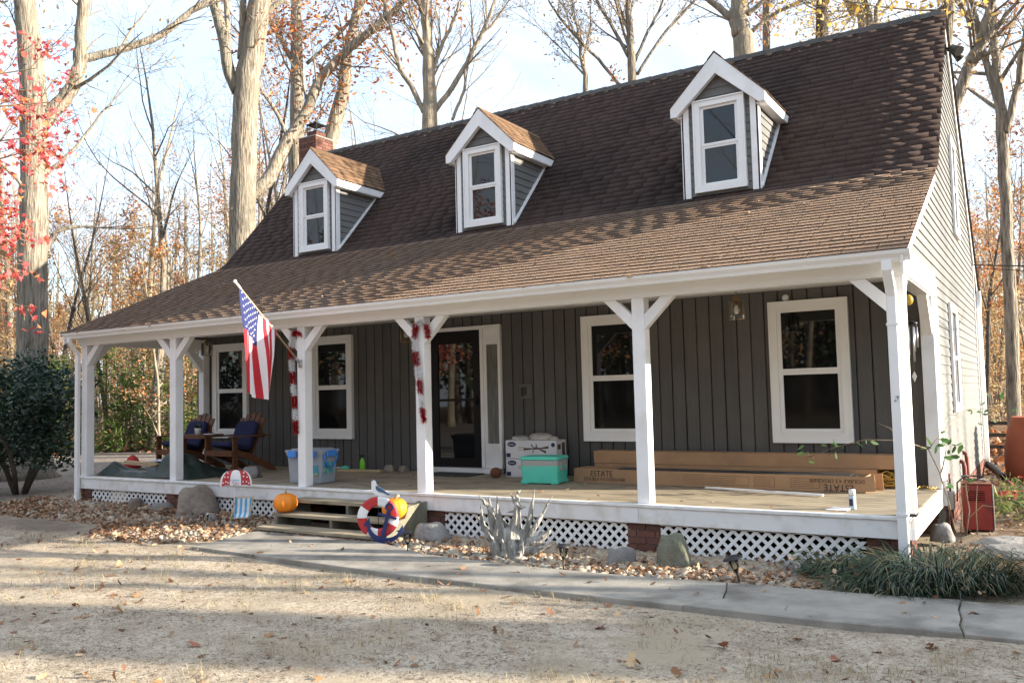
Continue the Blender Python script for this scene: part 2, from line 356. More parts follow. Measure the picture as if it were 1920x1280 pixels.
def window(x0, x1, z0, z1, y, parent, cas=.10, sash=.055, name='window', deep=.03):
    """front-facing double-hung window standing proud of the wall plane y; returns it with frame, sashes and panes"""
    w = MB(); c = cas
    w.prism([(x0, z0), (x1, z0), (x1-c, z0+c), (x0+c, z0+c)], 'y', y-.03, y+.02)
    w.prism([(x0, z1), (x0+c, z1-c), (x1-c, z1-c), (x1, z1)], 'y', y-.03, y+.02)
    w.prism([(x0, z0), (x0+c, z0+c), (x0+c, z1-c), (x0, z1)], 'y', y-.03, y+.02)
    w.prism([(x1, z0), (x1, z1), (x1-c, z1-c), (x1-c, z0+c)], 'y', y-.03, y+.02)
    # raised outer bead
    for a, b_, e, f in ((x0, x1, z0, z0+.018), (x0, x1, z1-.018, z1), (x0, x0+.018, z0+.018, z1-.018), (x1-.018, x1, z0+.018, z1-.018)): w.box(a, b_, y-.042, y-.03, e, f)
    a0, a1, e0, e1 = x0+c, x1-c, z0+c, z1-c
    w.box(a0, a1, y-.036, y-.008, e0, e0+.022)                                 # sill lip
    wo = w.build(name, 'white_vinyl', parent)
    return wo, (a0, a1, e0, e1)
def sashes(wo, a, y, rail=.05, mid=.035, pane='glass_dark', lower='screen_dark'):
    a0, a1, e0, e1 = a; zm = (e0+e1)/2
    up = MB(); s = rail
    def fr(b, x0, x1, z0, z1, ya, yb, bot):
        b.box(x0, x0+s, ya, yb, z0, z1); b.box(x1-s, x1, ya, yb, z0, z1); b.box(x0+s, x1-s, ya, yb, z1-s*.8, z1); b.box(x0+s, x1-s, ya, yb, z0, z0+bot)
    fr(up, a0, a1, zm, e1, y-.012, y+.02, mid)
    up.build('upper_sash', 'white_vinyl', wo)
    lo = MB(); fr(lo, a0, a1, e0+.022, zm, y-.002, y+.02, s); lo.build('lower_sash', 'white_vinyl', wo)
    box_part('pane', pane, wo, a0+s, a1-s, y+.004, y+.014, zm+mid, e1-s*.8)
    box_part('pane', lower, wo, a0+s, a1-s, y+.011, y+.019, e0+.022+s, zm-s*.8)

def build_walls():
    # front wall: sheathing and vertical boards, one object each
    wall = MB(); wall.box(XL, -.02, DW+.022, DW+.12, -.2, 2.40); wo = wall.build('front_wall', 'void', house)
    pitch = .1787; x = XL+.02; me = {}
    b = MB()
    b.rings([[(0, DW+.022, 0), (.012, DW+.004, 0), (.020, DW, 0), (pitch-.012, DW, 0), (pitch-.006, DW+.003, 0), (pitch-.004, DW+.022, 0)],
             [(0, DW+.022, 2.38), (.012, DW+.004, 2.38), (.020, DW, 2.38), (pitch-.012, DW, 2.38), (pitch-.006, DW+.003, 2.38), (pitch-.004, DW+.022, 2.38)]])
    m = b.mesh('siding_board', 'dark_board')
    while x < -.10:
        put('siding_board', m, wo, (x + R.uniform(-.0015, .0015), R.uniform(-.0015, .0015), 0)); x += pitch
    # right gable wall with lap siding, one object per course
    g = MB(); prof = [(2.52, -.47), (9.33, -.47), (9.33, roof_z(9.33)-.12), (5.67, 6.58), (3.1, 3.78), (2.52, 3.48)]
    g.prism(prof, 'x', -.1, .0); go = g.build('gable_wall', 'void', house)
    up = MB(); up.prism([(0, 2.36), (2.52, 2.36), (2.52, 3.48), (0, 2.40)], 'x', -.1, 0.); up.build('gable_return', 'void', house)
    z = -.19; ex = .1135
    def ext(z):
        if z < 2.33: lo = DW+.075
        elif z < 3.68: lo = max(-.02, (z-2.355)/.4402-.26+.20)
        else: lo = (z-3.90)/1.102+3.12+.06
        if z < 3.46: hi = 9.35
        else: hi = 5.67 + (6.71-z)/.886 - .06
        return lo, hi
    while z < 6.55:
        z1 = min(z+ex+.006, 6.62); lo0, hi0 = ext(z+.02); lo1, hi1 = ext(z1)
        if lo1 < lo0-.5: lo1 = lo0
        if hi1 > lo1:
            c = MB(); c.hexa([(.0, lo0, z), (.016, lo0, z), (.016, hi0, z), (.0, hi0, z), (.0, lo1, z1), (.003, lo1, z1), (.003, hi1, z1), (.0, hi1, z1)])
            c.build('siding_course', 'lap_siding', go)
        z += ex
    # left gable, hardly seen
    lg = MB(); lg.prism([(2.52, -.47), (9.33, -.47), (9.33, roof_z(9.33)-.12), (5.67, 6.58), (3.1, 3.78), (0, 2.42), (0, 2.36), (2.52, 2.36)], 'x', RX0+.12, RX0+.2); lg.build('left_gable_wall', 'lap_siding', house)
    bk = MB(); bk.box(RX0+.2, -.1, 9.25, 9.33, -.47, 2.95); bk.build('back_wall', 'lap_siding', house)
    # gable trim
    t = MB(); t.box(-.13, .028, DW-.02, DW+.075, -.2, 2.33); t.build('corner_board', 'white_paint', house)
    t = MB(); t.box(-.02, .026, 9.28, 9.37, -.2, 3.3); t.build('corner_board', 'white_paint', house)
    for sgn, xx in ((1, .019), (0, RX0+.06)):
        for i, ((y0, z0), (y1, z1)) in enumerate(zip(ROOF, ROOF[1:])):
            if i in (1, 2): continue
            if i == 0: y1, z1 = ROOF[2]
            if i == 3: y0, z0 = ROOF[3]
            d = .15
            t = MB(); t.prism([(y0, z0-.02), (y1, z1-.02), (y1, z1-.02-d*1.1), (y0, z0-.02-d*1.1)], 'x', xx, xx+.022); t.build('rake_board', 'white_paint', house)
    # gable windows
    for y0, y1, z0, z1 in ((4.02, 5.02, .80, 2.22), (5.55, 6.35, 3.35, 4.80)):
        c = .11; w = MB()
        w.box(.016, .05, y0, y1, z0, z0+c); w.box(.016, .05, y0, y1, z1-c, z1); w.box(.016, .05, y0, y0+c, z0+c, z1-c); w.box(.016, .05, y1-c, y1, z0+c, z1-c)
        wo2 = w.build('window', 'white_vinyl', house)
        s = MB(); zm = (z0+z1)/2; s.box(.018, .035, y0+c, y1-c, zm-.025, zm+.025)
        for q in (y0+c, y1-c-.04): s.box(.018, .034, q, q+.04, z0+c, zm-.025); s.box(.018, .034, q, q+.04, zm+.025, z1-c)
        s.build('sash', 'white_vinyl', wo2); box_part('pane', 'glass_dark', wo2, .012, .024, y0+c+.04, y1-c-.04, z0+c, z1-c)
    # front windows
    for x0, x1 in WIN:
        wo3, a = window(x0, x1, WZ[0], WZ[1], DW-.022, house); sashes(wo3, a, DW-.022)
    # porch ceiling
    box_part('porch_ceiling', 'white_vinyl', house, RX0+.2, -.03, -.0, DW+.02, 2.385, 2.41)
build_walls()

def build_door():
    f = MB(); xl, xr = -7.16, -6.244
    f.box(xl-.10, xl-.01, DW-.05, DW+.01, .078, 2.215); f.box(xr+.005, xr+.06, DW-.05, DW+.01, .078, 2.168); f.box(xl-.01, -5.87, DW-.05, DW+.01, 2.168, 2.225); f.box(-5.91, -5.87, DW-.052, DW+.01, .078, 2.168)
    fo = f.build('door_frame', 'white_paint', house)
    box_part('door_sill', 'white_weathered', house, xl-.10, -5.885, DW-.14, DW+.01, 0.003, .076)
    d = MB(); y0, y1 = DW-.045, DW-.012
    zb, zt = .082, 2.162
    d.box(xl, xl+.13, y0, y1, zb, zt); d.box(xr-.13, xr, y0, y1, zb, zt); d.box(xl+.13, xr-.13, y0, y1, zt-.17, zt); d.box(xl+.13, xr-.13, y0, y1, zb, zb+.13); d.box(xl+.13, xr-.13, y0-.004, y1, 1.085, 1.125)
    do = d.build('storm_door', 'black_metal', house)
    box_part('pane', 'glass_dark', do, xl+.13, xr-.13, DW-.03, DW-.022, 1.125, zt-.17)
    box_part('pane', 'glass_dark', do, xl+.13, xr-.13, DW-.033, DW-.025, zb+.13, 1.085)
    h = MB(); h.box(xr-.075, xr-.055, y0-.02, y0, 1.02, 1.16); h.tube([(xr-.065, y0-.02, 1.06), (xr-.065, y0-.06, 1.06), (xr-.15, y0-.06, 1.06)], .008, 6); h.build('handle', 'black_metal', do)
    s = MB(); x0, x1 = xr+.06, -5.91
    s.box(x0, x1, DW-.03, DW, .078, .44); s.box(x0, x1, DW-.03, DW, 1.93, 2.168); s.box(x0, x0+.05, DW-.03, DW, .44, 1.93); s.box(x1-.02, x1, DW-.03, DW, .44, 1.93)
    so = s.build('sidelight', 'white_paint', house); box_part('pane', 'glass_pale_reflection', so, x0+.05, x1-.02, DW-.018, DW-.006, .44, 1.93)
build_door()

def build_porch():
    # deck: boards run along the front
    y = 0.02; i = 0
    while y < DW-.03:
        for a, b_ in ((-12.60, -7.2+R.uniform(-.6, .6)), (0, -.035)):
            if a == 0: a = last
            last = b_
            box_part('deck_board', 'deck_board', house, a+.003, b_-.003, y, min(y+.137, DW-.01), -.034, -.001*R.random(), bev=.004)
        y += .143; i += 1
    # fascia and nosing
    n = MB(); n.box(-12.64, -.03, -.062, .02, -.030, .004, bev=.006); n.build('deck_nosing', 'white_weathered', house)
    cuts = [-12.63, -9.9, -7.35, -5.28, -2.63, -.03]
    for a, b_ in zip(cuts, cuts[1:]): box_part('deck_fascia', 'white_weathered', house, a+.001, b_-.001, -.045, -.012, -.195, -.031, bev=.003)
    box_part('deck_fascia', 'white_weathered', house, -.034, -.002, -.040, DW-.02, -.195, -.004, bev=.003)
    box_part('deck_fascia', 'white_weathered', house, -12.635, -12.60, -.010, DW-.02, -.195, -.004, bev=.003)
    # posts with knee braces
    for i, x in enumerate(PX):
        p = MB(); p.box(x, x+.14, 0, .14, .004, 2.15, bev=.004); po = p.build('porch_post', 'white_paint', house)
        def brace(sx, sy):
            b = MB(); L = .33; w = .115; t = .09
            if sx:
                x0 = x+.14 if sx > 0 else x
                q = [(x0, 2.15-L-.0), (x0+sx*L, 2.15-.001), (x0+sx*(L-w*1.25), 2.15-.001), (x0, 2.15-L+w*1.35)]
                b.prism(q, 'y', .012, .012+t)
            else:
                y0 = .14 if sy > 0 else 0
                q = [(y0, 2.15-L), (y0+sy*L, 2.149), (y0+sy*(L-w*1.25), 2.149), (y0, 2.15-L+w*1.35)]
                b.prism(q, 'x', x+.025, x+.115)
            b.build('brace', 'white_paint', po)
        if i < 5: brace(1, 0)
        if i > 0: brace(-1, 0)
        if i in (0, 5): brace(0, 1)
        tr = MB(); tr.box(x-.006, x+.146, -.006, .146, .0045, .03) if i in (5,) else None
        if i == 5: tr.build('post_foot', 'black_plastic', po)
    for x in (PX[0], -.14):      # half posts against the wall, with a brace
        p = MB(); p.box(x, x+.14, DW-.16, DW-.021, .004, 2.15, bev=.004); po = p.build('porch_post', 'white_paint', house)
        b = MB(); b.prism([(DW-.16, 1.72), (DW-.16-.36, 2.149), (DW-.16-.20, 2.149), (DW-.16, 1.95)], 'x', x+.02, x+.12); b.build('brace', 'white_paint', po)
    # beam, frieze and soffit
    b = MB(); b.box(-12.63, .0, -.012, .15, 2.15, 2.335); b.box(-12.64, .012, -.032, -.012, 2.165, 2.30); b.build('porch_beam', 'white_vinyl', house)
    for x in (PX[0], -.14):
        b = MB(); b.box(x, x+.14, .15, DW-.021, 2.15, 2.335); b.box(x+(.14 if x > -1 else -.02), x+(.16 if x > -1 else 0), -.012, DW+.07, 2.165, 2.43); b.build('porch_beam', 'white_vinyl', house)
    b = MB(); b.box(-12.7, .012, -.2, -.032, 2.285, 2.30); b.build('eave_soffit', 'white_vinyl', house)
    # gutter: K-style profile, hollow
    g = [(-.175, 2.345), (-.175, 2.255), (-.235, 2.255), (-.247, 2.285), (-.275, 2.318), (-.285, 2.348), (-.275, 2.352), (-.268, 2.345), (-.262, 2.322), (-.236, 2.29), (-.228, 2.265), (-.183, 2.265), (-.183, 2.345)]
    b = MB(); b.prism(g, 'x', RX0+.07, RX1+.03)
    for x in (RX0+.067, RX1+.03): b.prism(g[:7], 'x', x, x+.004)
    b.build('gutter', 'white_vinyl', house)
    # downspouts
    def downspout(pts, w, d):
        b = MB(); rings = []
        P = [Vector(p) for p in pts]
        for i, p in enumerate(P):
            rings.append([p+Vector((sx*w/2, sy*d/2, 0)) for sx, sy in ((-.8, -1), (.8, -1), (1, -.7), (1, .7), (.8, 1), (-.8, 1), (-1, .7), (-1, -.7))])
        b.rings(rings, cap=True); return b.build('downspout', 'white_vinyl', house)
    d = downspout([(-.10, -.225, 2.27), (-.10, -.225, 2.18), (-.095, -.115, 2.02), (-.095, -.088, 1.96), (-.095, -.088, .6), (-.095, -.088, .02), (-.095, -.092, -.46)], .088, .06)
    s = MB()
    for z in (1.70, .02): s.box(-.145, -.045, -.125, -.056, z, z+.022)
    s.build('strap', 'white_vinyl', d)
    st = MB(); st.box(-.112, -.072, -.1197, -.1183, 1.02, 1.075); so = st.build('sticker', 'sticker', d)
    downspout([(-12.575, -.225, 2.27), (-12.575, -.225, 2.2), (-12.57, -.115, 2.05), (-12.56, -.088, 1.98), (-12.56, -.088, -.30), (-12.56, -.10, -.36), (-12.56, -.16, -.42)], .082, .06)
    downspout([(.07, 9.62, 2.86), (.07, 9.62, 2.72), (.07, 9.42, 2.5), (.07, 9.42, .2), (.07, 9.42, -.38)], .08, .08)
    # brick piers: mortar core and single bricks
    bm = MB(); bm.box(-.5, .5, -.5, .5, -.5, .5, bev=.03); bme = bm.mesh('brick', 'brick')
    def brickface(core, x0, x1, y, z0, rows, ax='y', skip=None):
        for r in range(rows):
            z = z0 + r*.071; x = x0 - (.105 if r % 2 else 0)
            while x < x1-.02:
                a, c = max(x, x0), min(x+.198, x1)
                if c-a > .03:
                    L = c-a; sc = (L, .03, .06)
                    if ax == 'y': put('brick', bme, core, ((a+c)/2, y+R.uniform(-.002, .002), z+.03), (0, 0, R.uniform(-.01, .01)), sc)
                    else: put('brick', bme, core, (y+R.uniform(-.002, .002), (a+c)/2, z+.03), (0, 0, R.uniform(-.01, .01)), (.03, L, .06))
                x += .208
    for i, (x0, x1) in enumerate(((-12.58, -12.30), (-10.37, -10.06), (-7.65, -7.40), (-5.52, -5.16), (-2.77, -2.42), (-.42, -.055))):
        c = MB(); c.box(x0+.006, x1-.006, .012, .36, -.55, -.196); co = c.build('brick_pier', 'mortar', house)
        brickface(co, x0, x1, .008, -.55, 5); brickface(co, .0, .36, x1-.004, -.55, 5, 'x')
    c = MB(); c.box(-12.5, -.06, DW-.05, DW+.05, -.55, -.04); fo = c.build('foundation', 'mortar', house)
    c = MB(); c.box(-.06, .006, DW+.02, 9.32, -.6, -.195); fo2 = c.build('foundation', 'mortar', house)
    brickface(fo2, DW+.02, 9.33, .006, -.62, 6, 'x')
    brickface(fo, -.9, -.06, DW-.056, -.55, 5)
    # lattice between the piers: every slat its own object
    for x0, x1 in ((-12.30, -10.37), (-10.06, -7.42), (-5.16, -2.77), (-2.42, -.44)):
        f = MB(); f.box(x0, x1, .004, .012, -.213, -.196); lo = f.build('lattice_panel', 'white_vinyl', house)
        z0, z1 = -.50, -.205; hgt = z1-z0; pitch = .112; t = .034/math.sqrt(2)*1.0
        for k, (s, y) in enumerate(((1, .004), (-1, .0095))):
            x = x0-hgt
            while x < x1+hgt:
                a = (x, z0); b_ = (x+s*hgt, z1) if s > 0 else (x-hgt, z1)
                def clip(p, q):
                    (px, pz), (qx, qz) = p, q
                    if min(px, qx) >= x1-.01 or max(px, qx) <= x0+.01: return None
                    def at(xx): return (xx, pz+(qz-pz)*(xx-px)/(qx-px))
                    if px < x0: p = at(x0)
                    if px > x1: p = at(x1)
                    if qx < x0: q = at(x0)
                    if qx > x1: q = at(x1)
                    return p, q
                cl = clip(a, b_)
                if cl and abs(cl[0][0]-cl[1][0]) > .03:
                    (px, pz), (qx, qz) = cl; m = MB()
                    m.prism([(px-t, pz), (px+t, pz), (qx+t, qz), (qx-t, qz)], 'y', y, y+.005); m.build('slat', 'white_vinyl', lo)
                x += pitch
    # black sheet added behind the lattice for the darkness under the deck
    box_part('crawl_space_shade', 'void', house, -12.4, -.2, .7, .72, -.52, -.2)
M['sticker'] = None
pmat('sticker', (.8, .8, .8), (.25, .25, .25), scale=60, rough=.5, stretch=(1, 1, .3), contrast=(.5, .54))
build_porch()

# ------------------------------------------------------------------ roof with shingles
def build_roof():
    th = .05; cx = RX0
    top = MB(); prof = ROOF + [(y, z-th) for y, z in reversed(ROOF)]
    top.prism(prof, 'x', RX0, RX1); ro = top.build('roof', 'roof_deck', house)
    segs = []; s = 0.
    for (y0, z0), (y1, z1) in zip(ROOF[:5], ROOF[1:5]):
        L = math.hypot(y1-y0, z1-z0); segs.append((s, s+L, y0, z0, (y1-y0)/L, (z1-z0)/L)); s += L
    total = s
    def at(s):
        for a, b, y, z, ty, tz in segs:
            if s <= b or (a, b) == segs[-1][:2]: return y+ty*(s-a), z+tz*(s-a), -tz, ty
    cam = Vector((1.03, -8.36, 1.17)); rng = random.Random(3); allsh = []
    exp_ = .128; i = 0; s0 = -.02
    while s0 < total-.05:
        x = RX0 - rng.random()*.15 - (i % 2)*.15; sa, sb = s0, min(s0+.155, total); gp = .004 if s0 < 3.2 else .0018
        ya, za, ny, nz = at(max(sa, 0)); 
        if sa < 0: ya, za = ya+segs[0][4]*sa, za+segs[0][5]*sa
        yb, zb, ny2, nz2 = at(sb)
        while x < RX1+.03:
            w = rng.choice((.30, .30, .30, .26, .34)); a = max(x+gp, RX0-.015); b = min(x+w-gp, RX1+.02)
            if b-a > .02:
                j = rng.uniform(-.004, .004)*(1 if s0 < 3.2 else .5); h = (.013+rng.uniform(0, .003)) if s0 < 3.2 else (.0045+rng.uniform(0, .0012))
                pts = [(a, ya+ny*.001, za+nz*.001), (b, ya+ny*.001, za+nz*.001), (b, yb+ny2*.0005, zb+nz2*.0005), (a, yb+ny2*.0005, zb+nz2*.0005),
                       (a, ya+ny*h+j*.6, za+nz*h+j*.3), (b, ya+ny*h+j*.6, za+nz*h+j*.3), (b, yb+ny2*.003, zb+nz2*.003), (a, yb+ny2*.003, zb+nz2*.003)]
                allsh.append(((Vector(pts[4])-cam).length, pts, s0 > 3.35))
            x += w
        s0 += exp_; i += 1
    allsh.sort(key=lambda q: q[0])
    hf = [(3, 2, 1, 0), (4, 5, 6, 7), (0, 1, 5, 4), (1, 2, 6, 5), (2, 3, 7, 6), (3, 0, 4, 7)]
    for d, pts, up in allsh[:300]:
        b = MB(); b.hexa(pts); b.build('shingle', 'shingle_stained_shaded' if up else 'shingle', ro)
    for up, mt in ((False, 'shingle'), (True, 'shingle_stained_shaded')):
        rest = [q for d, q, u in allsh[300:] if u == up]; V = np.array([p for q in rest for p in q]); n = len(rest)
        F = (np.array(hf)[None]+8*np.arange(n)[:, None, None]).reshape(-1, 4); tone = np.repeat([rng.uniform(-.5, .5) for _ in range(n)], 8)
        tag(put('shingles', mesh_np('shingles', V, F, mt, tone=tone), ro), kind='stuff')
    # back slope: plain courses
    b = MB(); y0, z0 = ROOF[4]; y1, z1 = ROOF[5]; k = 40
    for q in range(k):
        ta, tb = q/k, (q+1)/k+.004
        b.box(RX0-.01, RX1+.015, 0, 1, 0, 1) if False else b.hexa([(RX0-.01, y0+(y1-y0)*ta, z0+(z1-z0)*ta), (RX1+.015, y0+(y1-y0)*ta, z0+(z1-z0)*ta), (RX1+.015, y0+(y1-y0)*tb, z0+(z1-z0)*tb), (RX0-.01, y0+(y1-y0)*tb, z0+(z1-z0)*tb),
               (RX0-.01, y0+(y1-y0)*ta+.002, z0+(z1-z0)*ta+.003), (RX1+.015, y0+(y1-y0)*ta+.002, z0+(z1-z0)*ta+.003), (RX1+.015, y0+(y1-y0)*tb+.01, z0+(z1-z0)*tb+.014), (RX0-.01, y0+(y1-y0)*tb+.01, z0+(z1-z0)*tb+.014)])
    b.build('back_slope', 'shingle', ro)
    # ridge caps
    x = RX0-.02; cap = MB(); cap.rings([[(0, -.105, -.115), (0, -.02, -.012), (0, .0, .004), (0, .02, -.012), (0, .105, -.095), (0, 0, -.02)], [(.33, -.105, -.104), (.33, -.02, -.002), (.33, .0, .016), (.33, .02, -.002), (.33, .105, -.084), (.33, 0, -.01)]])
    cm = cap.mesh('ridge_cap', 'ridge_cap')
    while x < RX1-.1:
        put('ridge_cap', cm, ro, (x, 5.67, 6.725), (R.uniform(-.02, .02), R.uniform(-.006, .006), 0)); x += .29
    # drip edge
    b = MB(); b.box(RX0, RX1+.01, -.275, -.262, 2.325, 2.35); b.build('drip_edge', 'white_vinyl', ro)
build_roof()

# ------------------------------------------------------------------ dormers
def build_dormer(cx):
    yf = 3.004; hw = .53; ze = 5.13; ap = 5.77; rh = .635; zb = 3.82
    m2 = 1.102
    def yroof(z): return (z-3.90)/m2+3.12
    root = MB(); root.prism([(-hw+.02, zb), (hw-.02, zb), (hw-.02, ze-.02), (0, ap-.16), (-hw+.02, ze-.02)], 'y', yf+.03, yf+1.4)
    d = root.build('dormer', 'void', house, (cx, 0, 0))
    sl = (ap-ze)/rh
    # lap siding: front
    z = zb+.02; ex = .1135
    while z < ap-.2:
        z1 = min(z+ex+.004, ap-.12)
        def hx(q): return min(hw-.005, (ap-.12-q)/sl)
        h0, h1 = hx(z), max(.004, hx(z1))
        for a0, b0, a1, b1 in (((-h0, -.335, -h1, -.335), (.335, h0, .335, h1)) if z > 3.885 and z1 < 5.17 and h1 > .35 else ((-h0, h0, -h1, h1),)):
            c = MB(); c.hexa([(a0, yf-.002, z), (b0, yf-.002, z), (b0, yf+.031, z), (a0, yf+.031, z), (a1, yf+.012, z1), (b1, yf+.012, z1), (b1, yf+.031, z1), (a1, yf+.031, z1)])
            c.build('siding_board', 'lap_siding', d)
        z += ex
    # cheeks
    for s in (-1, 1):
        z = zb+.02
        while z < ze-.02:
            z1 = min(z+ex+.004, ze-.005); y0, y1 = yroof(z)-.01, yroof(z1)-.01
            X = lambda q: s*(hw-.02+q)
            if y1 > yf+.06:
                y0 = max(y0, yf+.06)
                c = MB(); c.hexa([(X(0), yf+.02, z), (X(.018), yf+.02, z), (X(.018), y0, z), (X(0), y0, z), (X(0), yf+.02, z1), (X(.004), yf+.02, z1), (X(.004), y1, z1), (X(0), y1, z1)])
                c.build('siding_board', 'lap_siding', d)
            z += ex
        # corner board and flashing strip along the roof
        c = MB(); xo = s*hw; c.box(min(xo, xo-s*.10), max(xo, xo-s*.10), yf-.018, yf+.03, zb-.0, ze-.02) ; c.box(min(xo+s*.012, xo-s*.02), max(xo+s*.012, xo-s*.02), yf-.018, yf+.075, zb, ze-.03)
        c.build('corner_board', 'white_paint', d)
        c = MB(); p0 = Vector((s*(hw+.002), yf+.03, 3.86)); p1 = Vector((s*(hw+.002), yroof(ze-.03), ze-.02)); bar(c, p0, p1, .03, .05, (1, 0, 0)); c.build('flashing', 'white_paint', d)
        # roof slope slab
        n = Vector((s*sl, 0, 1)).normalized()
        yb_e, yb_r = yroof(ze)+.12, yroof(ap)+.06
        def P(t, y, h): return (s*(rh+.03)*(1-t) , y, ap - sl*(rh+.03)*(1-t)) if h == 0 else tuple(Vector((s*(rh+.03)*(1-t), y, ap - sl*(rh+.03)*(1-t)))+n*h)
        c = MB(); c.hexa([P(0, yf-.11, -.014), P(0, yb_e, -.014), P(1, yb_r, -.014), P(1, yf-.11, -.014), P(0, yf-.11, 0), P(0, yb_e, 0), P(1, yb_r, 0), P(1, yf-.11, 0)])
        c.build('roof_slope', 'roof_deck', d)
        L = math.hypot(rh+.03, sl*(rh+.03)); rows = int(L/.135)+1; V = []; T = []; rng = random.Random(int(cx*100)+s)
        for r in range(rows):
            ta, tb = r*.135/L, min((r*.135+.16)/L, 1.)
            y = yf-.12-rng.random()*.2; ye = yb_e+(yb_r-yb_e)*(ta+tb)/2
            while y < ye:
                w = rng.choice((.26, .30, .34)); a, b_ = max(y+.004, yf-.12), min(y+w-.004, ye)
                if b_-a > .02:
                    h = .010+rng.uniform(0, .003); V += [P(ta, a, .001), P(ta, b_, .001), P(tb, b_, .001), P(tb, a, .001), P(ta, a, h), P(ta, b_, h), P(tb, b_, .004), P(tb, a, .004)]; T += [rng.uniform(-.5, .5)]*8
                y += w
        V = np.array(V); nn = len(V)//8
        hf = np.array([(3, 2, 1, 0), (4, 5, 6, 7), (0, 1, 5, 4), (1, 2, 6, 5), (2, 3, 7, 6), (3, 0, 4, 7)])
        tag(put('shingles', mesh_np('shingles', V, (hf[None]+8*np.arange(nn)[:, None, None]).reshape(-1, 4), 'shingle_sunlit', tone=np.array(T)), d), kind='stuff')
        # rake board, eave return
        c = MB(); wv = .19
        c.prism([(0, ap-.008), (s*(rh+.024), ze-.03), (s*(rh+.024), ze-.03-.13), (s*(rh-.06), ze-.03-.13), (0, ap-.02-wv*1.42)], 'y', yf-.112, yf-.03); c.build('rake_board', 'white_paint', d)
        c = MB(); x0, x1 = sorted((s*(rh+.015), s*(hw-.01))); xe0, xe1 = sorted((s*(rh+.018), s*(rh-.004)))
        c.box(x0, x1, yf-.03, yroof(ze-.15)+.03, ze-.165, ze-.15); c.box(xe0, xe1, yf-.03, yroof(ze-.09)+.06, ze-.15, ze-.035); c.build('eave_board', 'white_paint', d)
    # ridge cap
    c = MB(); c.prism([(-.10, ap-.08), (0, ap+.022), (.10, ap-.08), (.09, ap-.09), (0, ap+.008), (-.09, ap-.09)], 'y', yf-.12, yroof(ap)+.05); c.build('ridge_cap', 'shingle_sunlit', d)
    # window
    f = MB(); x0, x1, z0, z1, c_ = -.36, .36, 3.895, 5.165, .095
    f.box(x0, x0+c_, yf-.045, yf+.03, z0+.075, z1-c_); f.box(x1-c_, x1, yf-.045, yf+.03, z0+.075, z1-c_); f.box(x0, x1, yf-.045, yf+.03, z1-c_, z1); f.box(x0-.004, x1+.004, yf-.055, yf+.03, z0-.02, z0+.075)
    for a, b_, e, g in ((x0, x1, z1-.02, z1), (x0, x0+.02, z0+.075, z1-.02), (x1-.02, x1, z0+.075, z1-.02)): f.box(a, b_, yf-.06, yf-.045, e, g)
    f.build('window_frame', 'white_vinyl', d)
    a0, a1, e0, e1 = x0+c_, x1-c_, z0+.075, z1-c_; zm = (e0+e1)/2; s_ = .045
    q = MB()
    for (u0, u1, yy) in ((zm, e1, yf-.012), (e0, zm, yf-.002)):
        q.box(a0, a0+s_, yy, yf+.03, u0, u1); q.box(a1-s_, a1, yy, yf+.03, u0, u1); q.box(a0+s_, a1-s_, yy, yf+.03, u1-.035, u1); q.box(a0+s_, a1-s_, yy, yf+.03, u0, u0+.035)
    q.build('sash', 'white_vinyl', d)
    for u0, u1, yy in ((zm+.035, e1-.035, yf+.006), (e0+.035, zm-.035, yf+.012)): box_part('pane', 'glass_dark', d, a0+s_, a1-s_, yy, yy+.01, u0, u1)
    return d
for cx in DORM: build_dormer(cx)

